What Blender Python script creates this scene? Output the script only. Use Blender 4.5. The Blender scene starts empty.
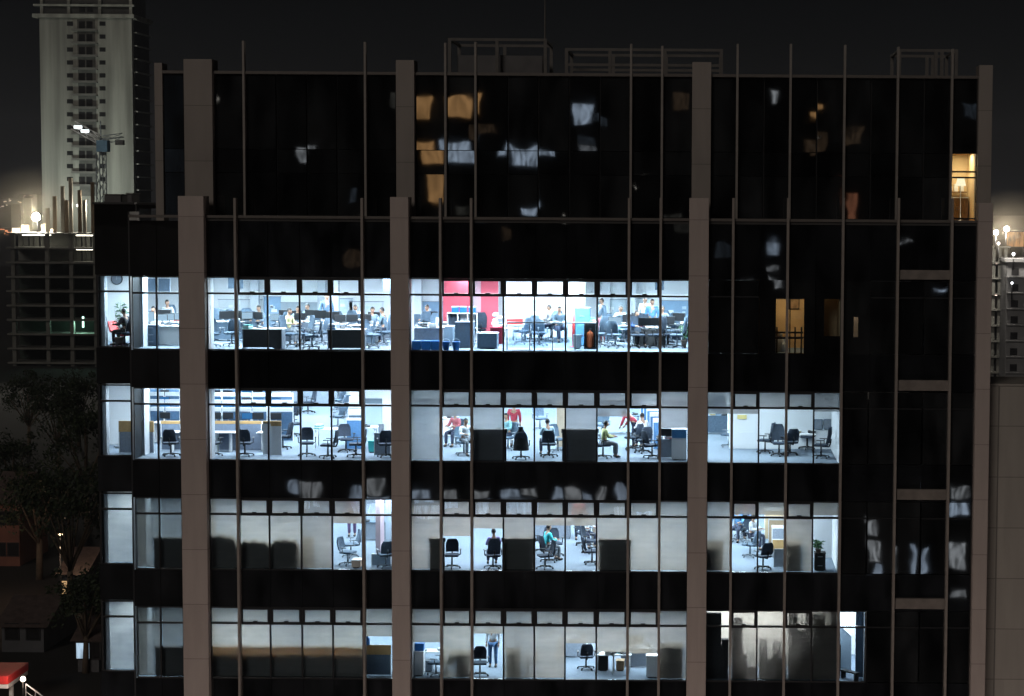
import bpy, bmesh, math, random
from mathutils import Vector, Matrix
R_ = math.radians
rnd = random.Random(7)
SC = bpy.context.scene
COL = SC.collection

# ------------------------------------------------------------------ camera
FPX, PPX, PPY, CAMD = 2016.0, 700.0, 348.0, 72.0
_p, _r = R_(4.2), 0.0066
CF = Vector((0, math.cos(_p), -math.sin(_p)))
_u0 = Vector((0, math.sin(_p), math.cos(_p)))
CR = Vector((1, 0, 0)) * math.cos(_r) + _u0 * math.sin(_r)
CU = _u0 * math.cos(_r) - Vector((1, 0, 0)) * math.sin(_r)
cam = bpy.data.cameras.new('camera')
cam.sensor_width = 36.0
cam.lens = FPX * 36.0 / 1024.0
cam.shift_x = -(PPX - 512.0) / 1024.0
cam.clip_start = 0.5
cam.clip_end = 9000
camo = bpy.data.objects.new('camera', cam)
COL.objects.link(camo)
camo.matrix_world = Matrix(((CR.x, CU.x, -CF.x, 0), (CR.y, CU.y, -CF.y, -CAMD), (CR.z, CU.z, -CF.z, 0), (0, 0, 0, 1)))
SC.camera = camo


def at(px, py, Y):
    """measured point of the photograph -> world point at depth Y"""
    d = CF + CR * ((px - PPX) / FPX) - CU * ((py - PPY) / FPX)
    return d * ((Y + CAMD) / d.y) + Vector((0, -CAMD, 0))


def onfloor(px, py, Z):
    d = CF + CR * ((px - PPX) / FPX) - CU * ((py - PPY) / FPX)
    return d * (Z / d.z) + Vector((0, -CAMD, 0))


# ------------------------------------------------------------------ world, sun, exposure
SUN_EL, SUN_ROT = R_(24), R_(200)
w = bpy.data.worlds.new('World')
SC.world = w
w.use_nodes = True
nt = w.node_tree
nt.nodes.clear()
wo = nt.nodes.new('ShaderNodeOutputWorld')
sky = nt.nodes.new('ShaderNodeTexSky')
sky.sky_type = 'NISHITA'
sky.sun_disc = False
sky.sun_elevation = SUN_EL
sky.sun_rotation = SUN_ROT
b1 = nt.nodes.new('ShaderNodeBackground')
b1.inputs['Strength'].default_value = 0.0002
nt.links.new(sky.outputs[0], b1.inputs['Color'])
tc = nt.nodes.new('ShaderNodeTexCoord')
sep = nt.nodes.new('ShaderNodeSeparateXYZ')
nt.links.new(tc.outputs['Generated'], sep.inputs[0])
ramp = nt.nodes.new('ShaderNodeValToRGB')          # light-polluted night sky, paler towards the horizon
ramp.color_ramp.elements[0].position = 0.0
ramp.color_ramp.elements[0].color = (0.0045, 0.0042, 0.0045, 1)
ramp.color_ramp.elements[1].position = 0.12
ramp.color_ramp.elements[1].color = (0.0, 0.0, 0.0003, 1)
nt.links.new(sep.outputs['Z'], ramp.inputs[0])
b2 = nt.nodes.new('ShaderNodeBackground')
nt.links.new(ramp.outputs[0], b2.inputs['Color'])
addn = nt.nodes.new('ShaderNodeAddShader')
nt.links.new(b1.outputs[0], addn.inputs[0])
nt.links.new(b2.outputs[0], addn.inputs[1])
nt.links.new(addn.outputs[0], wo.inputs['Surface'])

sl = bpy.data.lights.new('city_glow', 'SUN')  # added broad lamp standing in for city light from behind the camera
sl.energy = 0.42
sl.angle = R_(20)
sl.color = (1.0, 0.88, 0.78)
so = bpy.data.objects.new('city_glow', sl)
COL.objects.link(so)
# sky sun_rotation is measured clockwise from +Y; the lamp shines the opposite way
_sd = Vector((math.sin(SUN_ROT) * math.cos(SUN_EL), math.cos(SUN_ROT) * math.cos(SUN_EL), math.sin(SUN_EL)))
so.rotation_euler = (-_sd).to_track_quat('-Z', 'Y').to_euler()

SC.view_settings.view_transform = 'Standard'
SC.view_settings.look = 'None'
SC.view_settings.exposure = 0.0
SC.view_settings.gamma = 1.0
SC.view_settings.use_curve_mapping = False
SC.render.engine = 'CYCLES'
SC.cycles.max_bounces = 10
SC.cycles.diffuse_bounces = 4
SC.cycles.transparent_max_bounces = 12
SC.cycles.transmission_bounces = 6
SC.cycles.sample_clamp_indirect = 4.0
SC.cycles.use_denoising = True

# ------------------------------------------------------------------ materials
MATS = {}


def mat(name, col, rough=0.7, var=0.12, scale=6.0, bump=0.0, metal=0.0, emit=None, estr=0.0, spec=0.4, coords='Object', stretch=None):
    if name in MATS:
        return MATS[name]
    m = bpy.data.materials.new(name)
    m.use_nodes = True
    t = m.node_tree
    p = t.nodes['Principled BSDF']
    tcn = t.nodes.new('ShaderNodeTexCoord')
    no = t.nodes.new('ShaderNodeTexNoise')
    no.inputs['Scale'].default_value = scale
    no.inputs['Detail'].default_value = 5
    t.links.new(tcn.outputs[coords], no.inputs['Vector'])
    cr = t.nodes.new('ShaderNodeValToRGB')
    cr.color_ramp.elements[0].position = 0.3
    cr.color_ramp.elements[1].position = 0.7
    if stretch:
        mp = t.nodes.new('ShaderNodeMapping')
        mp.inputs['Scale'].default_value = stretch
        t.links.new(tcn.outputs[coords], mp.inputs[0])
        t.links.new(mp.outputs[0], no.inputs['Vector'])
    cr.color_ramp.elements[0].color = tuple(max(0, c * (1 - var)) for c in col) + (1,)
    cr.color_ramp.elements[1].color = tuple(min(1, c * (1 + var)) for c in col) + (1,)
    t.links.new(no.outputs['Fac'], cr.inputs[0])
    t.links.new(cr.outputs[0], p.inputs['Base Color'])
    p.inputs['Roughness'].default_value = rough
    p.inputs['Metallic'].default_value = metal
    p.inputs['Specular IOR Level'].default_value = spec
    if bump:
        bn = t.nodes.new('ShaderNodeBump')
        bn.inputs['Distance'].default_value = bump
        t.links.new(no.outputs['Fac'], bn.inputs['Height'])
        t.links.new(bn.outputs[0], p.inputs['Normal'])
    if emit:
        p.inputs['Emission Color'].default_value = tuple(emit) + (1,)
        p.inputs['Emission Strength'].default_value = estr
    MATS[name] = m
    return m


def glass_mat(name, tint, ior=1.6, wob=0.0016):
    m = bpy.data.materials.new(name)
    m.use_nodes = True
    t = m.node_tree
    t.nodes.clear()
    out = t.nodes.new('ShaderNodeOutputMaterial')
    tr = t.nodes.new('ShaderNodeBsdfTransparent')
    tr.inputs[0].default_value = tint + (1,)
    gl = t.nodes.new('ShaderNodeBsdfGlossy')
    gl.inputs['Roughness'].default_value = 0.0
    fr = t.nodes.new('ShaderNodeFresnel')
    fr.inputs['IOR'].default_value = ior
    mx = t.nodes.new('ShaderNodeMixShader')
    wobble(t, gl, wob)
    t.links.new(fr.outputs[0], mx.inputs[0])
    t.links.new(tr.outputs[0], mx.inputs[1])
    t.links.new(gl.outputs[0], mx.inputs[2])
    t.links.new(mx.outputs[0], out.inputs[0])
    MATS[name] = m
    return m


def wobble(t, node, dist, tilt=0.0022):
    """slightly uneven float glass: slow waves, and every pane set at its own tiny tilt"""
    g = t.nodes.new('ShaderNodeNewGeometry')
    no = t.nodes.new('ShaderNodeTexNoise')
    no.inputs['Scale'].default_value = 0.9
    no.inputs['Detail'].default_value = 1.0
    t.links.new(g.outputs['Position'], no.inputs['Vector'])
    bn = t.nodes.new('ShaderNodeBump')
    bn.inputs['Distance'].default_value = dist
    t.links.new(no.outputs['Fac'], bn.inputs['Height'])
    oi = t.nodes.new('ShaderNodeObjectInfo')
    wn = t.nodes.new('ShaderNodeTexWhiteNoise')
    wn.noise_dimensions = '1D'
    t.links.new(oi.outputs['Random'], wn.inputs['W'])
    sub = t.nodes.new('ShaderNodeVectorMath')
    sub.operation = 'SUBTRACT'
    sub.inputs[1].default_value = (.5, .5, .5)
    t.links.new(wn.outputs['Color'], sub.inputs[0])
    scl = t.nodes.new('ShaderNodeVectorMath')
    scl.operation = 'SCALE'
    scl.inputs['Scale'].default_value = tilt * 2
    t.links.new(sub.outputs[0], scl.inputs[0])
    ad = t.nodes.new('ShaderNodeVectorMath')
    ad.operation = 'ADD'
    t.links.new(bn.outputs[0], ad.inputs[0])
    t.links.new(scl.outputs[0], ad.inputs[1])
    nm = t.nodes.new('ShaderNodeVectorMath')
    nm.operation = 'NORMALIZE'
    t.links.new(ad.outputs[0], nm.inputs[0])
    t.links.new(nm.outputs[0], node.inputs['Normal'])


def dark_glass(name, col, ior=1.9, wob=0.0019):
    m = bpy.data.materials.new(name)
    m.use_nodes = True
    t = m.node_tree
    p = t.nodes['Principled BSDF']
    # dust veil; its upright blotches also stand in for dim rooms behind, pane by pane
    g = t.nodes.new('ShaderNodeNewGeometry')
    mp = t.nodes.new('ShaderNodeMapping')
    mp.inputs['Scale'].default_value = (1.0, 1.0, .38)
    t.links.new(g.outputs['Position'], mp.inputs[0])
    no = t.nodes.new('ShaderNodeTexNoise')
    no.inputs['Scale'].default_value = 1.1
    no.inputs['Detail'].default_value = 5
    t.links.new(mp.outputs[0], no.inputs['Vector'])
    oi = t.nodes.new('ShaderNodeObjectInfo')
    mr = t.nodes.new('ShaderNodeMapRange')
    mr.inputs['From Min'].default_value = .35
    mr.inputs['From Max'].default_value = .70
    mr.inputs['To Min'].default_value = .25
    mr.inputs['To Max'].default_value = 1.5
    t.links.new(no.outputs['Fac'], mr.inputs['Value'])
    mm = t.nodes.new('ShaderNodeMath')
    mm.operation = 'MULTIPLY_ADD'
    mm.inputs[1].default_value = .9
    mm.inputs[2].default_value = .45
    t.links.new(oi.outputs['Random'], mm.inputs[0])
    m2 = t.nodes.new('ShaderNodeMath')
    m2.operation = 'MULTIPLY'
    t.links.new(mr.outputs[0], m2.inputs[0])
    t.links.new(mm.outputs[0], m2.inputs[1])
    vm = t.nodes.new('ShaderNodeVectorMath')
    vm.operation = 'SCALE'
    vm.inputs[0].default_value = col
    t.links.new(m2.outputs[0], vm.inputs['Scale'])
    t.links.new(vm.outputs[0], p.inputs['Base Color'])
    p.inputs['Roughness'].default_value = 0.02
    p.inputs['IOR'].default_value = ior
    wobble(t, p, wob)
    MATS[name] = m
    return m


def blind_mat(name, col, trans, opening):
    m = bpy.data.materials.new(name)
    m.use_nodes = True
    t = m.node_tree
    t.nodes.clear()
    out = t.nodes.new('ShaderNodeOutputMaterial')
    tcn = t.nodes.new('ShaderNodeTexCoord')
    no = t.nodes.new('ShaderNodeTexNoise')
    no.inputs['Scale'].default_value = 1.3
    no.inputs['Detail'].default_value = 6
    mp = t.nodes.new('ShaderNodeMapping')
    mp.inputs['Scale'].default_value = (1, 1, 2.4)
    t.links.new(tcn.outputs['Object'], mp.inputs[0])
    t.links.new(mp.outputs[0], no.inputs['Vector'])
    cr = t.nodes.new('ShaderNodeValToRGB')
    cr.color_ramp.elements[0].position = 0.3
    cr.color_ramp.elements[1].position = 0.72
    cr.color_ramp.elements[0].color = tuple(c * 0.70 for c in trans) + (1,)
    cr.color_ramp.elements[1].color = tuple(trans) + (1,)
    t.links.new(no.outputs['Fac'], cr.inputs[0])
    oi = t.nodes.new('ShaderNodeObjectInfo')
    wv = t.nodes.new('ShaderNodeTexWave')
    wv.bands_direction = 'Z'
    wv.inputs['Scale'].default_value = 1.7
    wv.inputs['Distortion'].default_value = 2.2
    wv.inputs['Detail'].default_value = 3
    t.links.new(tcn.outputs['Object'], wv.inputs['Vector'])
    k1 = t.nodes.new('ShaderNodeMath')
    k1.operation = 'MULTIPLY_ADD'
    k1.inputs[1].default_value = .30
    k1.inputs[2].default_value = .80
    t.links.new(oi.outputs['Random'], k1.inputs[0])
    k2 = t.nodes.new('ShaderNodeMath')
    k2.operation = 'MULTIPLY_ADD'
    k2.inputs[1].default_value = .05
    k2.inputs[2].default_value = .96
    t.links.new(wv.outputs['Fac'], k2.inputs[0])
    k3 = t.nodes.new('ShaderNodeMath')
    k3.operation = 'MULTIPLY'
    t.links.new(k1.outputs[0], k3.inputs[0])
    t.links.new(k2.outputs[0], k3.inputs[1])
    sc_ = t.nodes.new('ShaderNodeVectorMath')
    sc_.operation = 'SCALE'
    t.links.new(cr.outputs[0], sc_.inputs[0])
    t.links.new(k3.outputs[0], sc_.inputs['Scale'])
    df = t.nodes.new('ShaderNodeBsdfDiffuse')
    df.inputs[0].default_value = col + (1,)
    tl = t.nodes.new('ShaderNodeBsdfTranslucent')
    t.links.new(sc_.outputs[0], tl.inputs[0])
    m1 = t.nodes.new('ShaderNodeMixShader')
    m1.inputs[0].default_value = 0.6
    t.links.new(df.outputs[0], m1.inputs[1])
    t.links.new(tl.outputs[0], m1.inputs[2])
    tp = t.nodes.new('ShaderNodeBsdfTransparent')
    m2 = t.nodes.new('ShaderNodeMixShader')
    m2.inputs[0].default_value = opening
    t.links.new(m1.outputs[0], m2.inputs[1])
    t.links.new(tp.outputs[0], m2.inputs[2])
    t.links.new(m2.outputs[0], out.inputs[0])
    MATS[name] = m
    return m


def panel_mat(name, col, step, axis='Z', line=0.012, dark=0.45, var=0.08):
    """stone cladding: joints every step metres, each panel a slightly different tone, rain stains"""
    m = bpy.data.materials.new(name)
    m.use_nodes = True
    t = m.node_tree
    p = t.nodes['Principled BSDF']
    g = t.nodes.new('ShaderNodeNewGeometry')
    s = t.nodes.new('ShaderNodeSeparateXYZ')
    t.links.new(g.outputs['Position'], s.inputs[0])

    def mth(op, a, b=None):
        n = t.nodes.new('ShaderNodeMath')
        n.operation = op
        for i, v in enumerate((a, b)):
            if v is None:
                continue
            if isinstance(v, (int, float)):
                n.inputs[i].default_value = v
            else:
                t.links.new(v, n.inputs[i])
        return n.outputs[0]
    k = mth('DIVIDE', s.outputs['Z'], step)
    k = mth('ADD', k, 100.36)
    isline = mth('LESS_THAN', mth('FRACT', k), line)
    wn = t.nodes.new('ShaderNodeTexWhiteNoise')
    cb = t.nodes.new('ShaderNodeCombineXYZ')
    t.links.new(mth('FLOOR', mth('DIVIDE', s.outputs['X'], 1.6)), cb.inputs[0])
    t.links.new(mth('FLOOR', k), cb.inputs[2])
    t.links.new(cb.outputs[0], wn.inputs['Vector'])
    no = t.nodes.new('ShaderNodeTexNoise')
    no.inputs['Scale'].default_value = 1.0
    no.inputs['Detail'].default_value = 6
    mp = t.nodes.new('ShaderNodeMapping')
    mp.inputs['Scale'].default_value = (3, 3, 0.5)
    t.links.new(g.outputs['Position'], mp.inputs[0])
    t.links.new(mp.outputs[0], no.inputs['Vector'])
    tone = mth('ADD', mth('MULTIPLY', wn.outputs['Value'], var), mth('MULTIPLY', no.outputs['Fac'], 0.30))
    tone = mth('ADD', tone, 0.82 - var / 2)
    tone = mth('MULTIPLY', tone, mth('SUBTRACT', 1.0, mth('MULTIPLY', isline, dark)))
    vm = t.nodes.new('ShaderNodeVectorMath')
    vm.operation = 'SCALE'
    vm.inputs[0].default_value = col
    t.links.new(tone, vm.inputs['Scale'])
    t.links.new(vm.outputs[0], p.inputs['Base Color'])
    p.inputs['Roughness'].default_value = 0.75
    bn = t.nodes.new('ShaderNodeBump')
    bn.inputs['Distance'].default_value = 0.01
    t.links.new(no.outputs['Fac'], bn.inputs['Height'])
    t.links.new(bn.outputs[0], p.inputs['Normal'])
    MATS[name] = m
    return m


def emat(name, col, s):
    if name in MATS:
        return MATS[name]
    m = bpy.data.materials.new(name)
    m.use_nodes = True
    t = m.node_tree
    t.nodes.clear()
    out = t.nodes.new('ShaderNodeOutputMaterial')
    e = t.nodes.new('ShaderNodeEmission')
    e.inputs['Color'].default_value = tuple(col) + (1,)
    e.inputs['Strength'].default_value = s
    t.links.new(e.outputs[0], out.inputs[0])
    MATS[name] = m
    return m


def lit_mat(name, col, s, scale=1.5, contrast=0.5):
    """a lit window seen from far: uneven curtain / room tones"""
    m = bpy.data.materials.new(name)
    m.use_nodes = True
    t = m.node_tree
    t.nodes.clear()
    out = t.nodes.new('ShaderNodeOutputMaterial')
    e = t.nodes.new('ShaderNodeEmission')
    g = t.nodes.new('ShaderNodeNewGeometry')
    mp = t.nodes.new('ShaderNodeMapping')
    mp.inputs['Scale'].default_value = (2.2, 1, 0.5)
    no = t.nodes.new('ShaderNodeTexNoise')
    no.inputs['Scale'].default_value = scale
    no.inputs['Detail'].default_value = 3
    t.links.new(g.outputs['Position'], mp.inputs[0])
    t.links.new(mp.outputs[0], no.inputs['Vector'])
    cr = t.nodes.new('ShaderNodeValToRGB')
    cr.color_ramp.elements[0].position = 0.38
    cr.color_ramp.elements[1].position = 0.62
    cr.color_ramp.elements[0].color = tuple(c * (1 - contrast) for c in col) + (1,)
    cr.color_ramp.elements[1].color = tuple(col) + (1,)
    t.links.new(no.outputs['Fac'], cr.inputs[0])
    t.links.new(cr.outputs[0], e.inputs['Color'])
    e.inputs['Strength'].default_value = s
    t.links.new(e.outputs[0], out.inputs[0])
    MATS[name] = m
    return m


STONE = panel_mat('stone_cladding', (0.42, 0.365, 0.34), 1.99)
STONE_DIM = panel_mat('stone_cladding_dimmed', (0.27, 0.245, 0.225), 1.99)  # same stone, darker: the weaker light up there is put into the colour
CONC = panel_mat('concrete_panels', (0.34, 0.32, 0.29), 1.86, line=0.016)
FINM = mat('fin_metal', (0.25, 0.225, 0.205), 0.5, 0.1, 3)
FINM_UP = mat('fin_metal_upper', (0.22, 0.205, 0.19), 0.5, 0.1, 3)
FRAME = mat('black_frame', (0.012, 0.013, 0.015), 0.4, 0.1, 8)
SPAN = dark_glass('spandrel_glass', (0.013, 0.0145, 0.017), 1.7)
DGLASS = dark_glass('dark_glass', (0.015, 0.0165, 0.018), 1.9)
BGLASS = dark_glass('blue_dark_glass', (0.022, 0.032, 0.046), 1.8)
GLASS = glass_mat('window_glass', (0.84, 0.91, 0.96))
WALL = mat('white_wall', (0.78, 0.80, 0.82), 0.8, 0.04, 1.2)
WALL2 = mat('grey_wall', (0.50, 0.53, 0.57), 0.8, 0.05, 1.2)
REDW = mat('red_wall', (0.62, 0.10, 0.14), 0.7, 0.06, 1.2)
CARPET = mat('carpet', (0.19, 0.235, 0.285), 0.9, 0.10, 9)
CEIL = mat('ceiling_board', (0.75, 0.76, 0.78), 0.9, 0.05, 2)
DARKSLAB = mat('dark_slab', (0.05, 0.05, 0.05), 0.9, 0.1, 2)
BLIND = blind_mat('roller_blind', (0.45, 0.43, 0.40), (0.49, 0.395, 0.31), 0.13)
BLIND_T = blind_mat('sheer_blind', (0.50, 0.51, 0.53), (0.36, 0.33, 0.32), 0.16)
BLIND_G = blind_mat('grey_blind', (0.28, 0.28, 0.27), (0.165, 0.15, 0.135), 0.10)
BLIND_A = blind_mat('pale_blind', (0.5, 0.5, 0.5), (0.62, 0.57, 0.54), 0.16)
BLIND_W = blind_mat('warm_film', (0.45, 0.40, 0.34), (0.47, 0.42, 0.375), 0.42)
WHITE = mat('white_laminate', (0.80, 0.81, 0.82), 0.4, 0.03, 5)
WOOD = mat('beech_wood', (0.52, 0.33, 0.14), 0.5, 0.15, 4)
NAVY = mat('navy_fabric', (0.035, 0.05, 0.075), 0.85, 0.2, 20)
SLATE = mat('slate_veiled_fabric', (0.11, 0.16, 0.22), 0.85, 0.2, 20)  # slate furniture; on the dark chairs the glare veil is put into the colour
BLACKP = mat('black_plastic', (0.02, 0.022, 0.026), 0.45, 0.1, 10)
GREYP = mat('grey_plastic', (0.20, 0.23, 0.27), 0.45, 0.1, 10)
CHROME = mat('chrome', (0.45, 0.47, 0.5), 0.3, 0.1, 10, metal=0.9)
BLUEP = mat('blue_panel_fabric', (0.09, 0.22, 0.42), 0.85, 0.15, 14)
GREYF = mat('grey_panel_fabric', (0.26, 0.30, 0.36), 0.85, 0.12, 14)
DARKP = mat('dark_panel_fabric', (0.035, 0.036, 0.038), 0.9, 0.15, 10)
BINBLUE = mat('blue_plastic', (0.02, 0.17, 0.50), 0.4, 0.1, 6)
TEAL = mat('teal_plastic', (0.04, 0.42, 0.42), 0.4, 0.1, 6)
REDP = mat('red_plastic', (0.65, 0.05, 0.05), 0.4, 0.1, 6)
ORANGE = mat('orange_plastic', (0.80, 0.16, 0.05), 0.4, 0.1, 6)
GREEN = mat('leaf_green', (0.07, 0.20, 0.07), 0.6, 0.3, 8)
SOIL = mat('pot_clay', (0.30, 0.22, 0.18), 0.8, 0.2, 6)
CARD = mat('cardboard', (0.33, 0.23, 0.14), 0.9, 0.15, 5)
SCREEN = emat('screen_glow', (0.10, 0.42, 0.95), 0.55)
SCREEN2 = emat('pale_screen_glow', (0.65, 0.85, 1.0), 0.9)
SKIN = mat('skin', (0.42, 0.25, 0.17), 0.6, 0.06, 8)
HAIR = mat('black_hair', (0.015, 0.012, 0.012), 0.5, 0.2, 30)
LIPS = mat('lips', (0.35, 0.12, 0.10), 0.5, 0.05, 8)
EYES = mat('eye', (0.02, 0.015, 0.012), 0.2, 0.05, 8)
SHOE = mat('shoe_leather', (0.03, 0.03, 0.03), 0.4, 0.1, 10)


# ------------------------------------------------------------------ mesh helper
class MB:
    def __init__(self):
        self.bm = bmesh.new()

    def box(self, x0, y0, z0, x1, y1, z1, bev=0.0, mi=0):
        v = [self.bm.verts.new(c) for c in ((x0, y0, z0), (x1, y0, z0), (x1, y1, z0), (x0, y1, z0),
                                            (x0, y0, z1), (x1, y0, z1), (x1, y1, z1), (x0, y1, z1))]
        fs = [self.bm.faces.new([v[i] for i in q]) for q in
              ((0, 3, 2, 1), (4, 5, 6, 7), (0, 1, 5, 4), (1, 2, 6, 5), (2, 3, 7, 6), (3, 0, 4, 7))]
        for f in fs:
            f.material_index = mi
        if bev:
            es = list({e for f in fs for e in f.edges})
            bmesh.ops.bevel(self.bm, geom=es, offset=bev, segments=2, affect='EDGES', profile=0.5)
        return self

    def tube(self, p0, p1, r0, r1=None, n=8, mi=0):
        r1 = r0 if r1 is None else r1
        p0, p1 = Vector(p0), Vector(p1)
        d = (p1 - p0).normalized()
        a = d.orthogonal().normalized()
        b = d.cross(a)
        rings = []
        for p, r in ((p0, r0), (p1, r1)):
            rings.append([self.bm.verts.new(p + a * (r * math.cos(2 * math.pi * i / n)) + b * (r * math.sin(2 * math.pi * i / n))) for i in range(n)])
        for i in range(n):
            j = (i + 1) % n
            f = self.bm.faces.new((rings[0][i], rings[0][j], rings[1][j], rings[1][i]))
            f.material_index = mi
            f.smooth = True
        self.bm.faces.new(rings[0][::-1]).material_index = mi
        self.bm.faces.new(rings[1]).material_index = mi
        return self

    def path(self, pts, r, n=6, mi=0):
        for a, b in zip(pts[:-1], pts[1:]):
            self.tube(a, b, r, r, n, mi)
        return self

    def lathe(self, prof, n=16, cx=0, cy=0, mi=0):
        rings = [[self.bm.verts.new((cx + r * math.cos(2 * math.pi * i / n), cy + r * math.sin(2 * math.pi * i / n), z)) for i in range(n)] for r, z in prof]
        for a, b in zip(rings[:-1], rings[1:]):
            for i in range(n):
                j = (i + 1) % n
                f = self.bm.faces.new((a[i], a[j], b[j], b[i]))
                f.smooth = True
                f.material_index = mi
        if prof[0][0] > 1e-4:
            self.bm.faces.new(rings[0][::-1])
        if prof[-1][0] > 1e-4:
            self.bm.faces.new(rings[-1])
        return self

    def ball(self, c, rx, ry, rz, n=12, mi=0):
        k = len(self.bm.faces)
        r = bmesh.ops.create_uvsphere(self.bm, u_segments=n, v_segments=max(6, n // 2 + 2), radius=1.0)
        for v in r['verts']:
            v.co = Vector((v.co.x * rx + c[0], v.co.y * ry + c[1], v.co.z * rz + c[2]))
        self.bm.faces.ensure_lookup_table()
        for f in self.bm.faces[k:]:
            f.smooth = True
            f.material_index = mi
        return self

    def face(self, pts, mi=0):
        f = self.bm.faces.new([self.bm.verts.new(p) for p in pts])
        f.material_index = mi
        return self

    def prism(self, pts, axis, a, b, mi=0):
        """closed outline in the plane across axis, extruded from a to b"""
        def P(u, v, k):
            return (k, u, v) if axis == 'X' else ((u, k, v) if axis == 'Y' else (u, v, k))
        A = [self.bm.verts.new(P(u, v, a)) for u, v in pts]
        B = [self.bm.verts.new(P(u, v, b)) for u, v in pts]
        n = len(pts)
        self.bm.faces.new(A)
        self.bm.faces.new(B[::-1])
        for i in range(n):
            j = (i + 1) % n
            self.bm.faces.new((A[j], A[i], B[i], B[j]))
        return self

    def mesh(self, name, mats):
        bmesh.ops.recalc_face_normals(self.bm, faces=self.bm.faces[:])
        me = bpy.data.meshes.new(name)
        self.bm.to_mesh(me)
        self.bm.free()
        for m in (mats if isinstance(mats, (list, tuple)) else [mats]):
            me.materials.append(m)
        return me

    def build(self, name, mats, parent=None, loc=(0, 0, 0), rz=0.0):
        o = bpy.data.objects.new(name, self.mesh(name, mats))
        COL.objects.link(o)
        o.location = loc
        o.rotation_euler.z = rz
        if parent is not None:
            o.parent = parent
        return o


def tag(o, label=None, cat=None, group=None, kind=None):
    if label:
        o['label'] = ' '.join(label.replace(' ,', ',').split())
    if cat:
        o['category'] = cat
    if group:
        o['group'] = group
    if kind:
        o['kind'] = kind
    return o


def empty(name, loc=(0, 0, 0), rz=0.0, label=None, cat=None, group=None):
    o = bpy.data.objects.new(name, None)
    o.empty_display_size = 0.2
    COL.objects.link(o)
    o.location = loc
    o.rotation_euler.z = rz
    return tag(o, label, cat, group)


def copy_tree(o, parent=None):
    c = o.copy()
    COL.objects.link(c)
    if parent is not None:
        c.parent = parent
    for ch in list(o.children):
        copy_tree(ch, c)
    return c


def area_lamp(name, loc, sx, sy, power, col=(0.86, 0.94, 1.0), rot=(0, 0, 0)):
    l = bpy.data.lights.new(name, 'AREA')
    l.shape = 'RECTANGLE'
    l.size = sx
    l.size_y = sy
    l.energy = power
    l.color = col
    o = bpy.data.objects.new(name, l)
    COL.objects.link(o)
    o.location = loc
    o.rotation_euler = rot
    return o


def point_lamp(name, loc, power, col, r=0.15, parent=None):
    l = bpy.data.lights.new(name, 'POINT')
    l.energy = power
    l.color = col
    l.shadow_soft_size = r
    o = bpy.data.objects.new(name, l)
    COL.objects.link(o)
    o.location = loc
    if parent is not None:
        o.parent = parent
    return o


# ================================================================== the office building
GROUND = -34.0
ROWS = {1: (-2.89, -5.44), 2: (-6.88, -9.42), 3: (-10.85, -13.40), 4: (-14.83, -17.38)}
FLZ = {k: v[1] - 0.05 for k, v in ROWS.items()}
DEPTH = 24.0


def X(px):
    return at(px, 425, 0).x


def X2(px):
    return at(px, 120, 1.3).x


# window bays: x of every opening at the facade
COLS = {}
for code, a, b in (('B1', 134.5, 157), ('B2', 158.5, 180), ('C1', 209, 235.5), ('C2', 238.5, 267.5), ('C3', 269, 299.5), ('C4', 301, 330.5),
                   ('C5', 332, 361), ('C6', 364.5, 391), ('D1', 411, 439.5), ('D2', 442, 470.5), ('D3', 473, 502.5), ('D4', 504, 533.5),
                   ('D5', 535, 564.5), ('D6', 566, 596), ('D7', 597.5, 627), ('D8', 629.5, 658.5), ('D9', 661, 687.5), ('E1', 708, 730.5),
                   ('E2', 733, 758), ('E3', 759.5, 785), ('E4', 787.5, 813), ('E5', 814.5, 839.5), ('E6', 842.5, 867.5), ('E7', 869, 894.5),
                   ('E8', 897, 921.5), ('E9', 923, 948), ('E10', 950.5, 974.5)):
    COLS[code] = (X(a), X(b))
AX = (at(100, 420, 1.0).x, at(130.5, 420, 1.0).x)

bld = empty('office_building', (0, 0, GROUND))
tag(bld, 'dark glass office block with four brightly lit floors and pale stone pillars', 'building')


def bpart(name, mb, m):
    o = mb.build(name, m, bld)
    o.location = (0, 0, -GROUND)
    return o


# --- stone pillars (lower block and set-back upper block)
def XF(px, Y=-.32):
    return at(px, 425, Y).x


PIL = [(XF(180.5), X(208.2)), (XF(391), X(410.5)), (XF(688), X(707.5)), (XF(975), XF(989.5))]
for i, (a, b) in enumerate(PIL):
    top = [at(195, 196, -.3).z, at(401, 197, -.3).z, at(700, 198, -.3).z, at(982, 203, -.3).z][i]
    bpart('stone_pillar', MB().box(a, -0.32, GROUND, b, 0.5, top, 0.015), STONE)
UP = [(at(184, 120, 1.0).x, X2(214.5)), (at(396, 120, 1.0).x, X2(415.5)), (at(692, 120, 1.0).x, X2(711)), (at(978.5, 120, 1.0).x, X2(991))]
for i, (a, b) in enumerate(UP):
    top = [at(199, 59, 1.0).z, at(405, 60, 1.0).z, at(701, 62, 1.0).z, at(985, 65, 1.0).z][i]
    bpart('stone_pillar', MB().box(a, 1.0, -0.95, b, 1.9, top, 0.015), STONE_DIM)
bpart('stone_pillar', MB().box(X2(155.5), 1.2, -0.95, X2(163.5), 1.9, at(160, 63, 1.3).z, 0.01), STONE_DIM)

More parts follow.
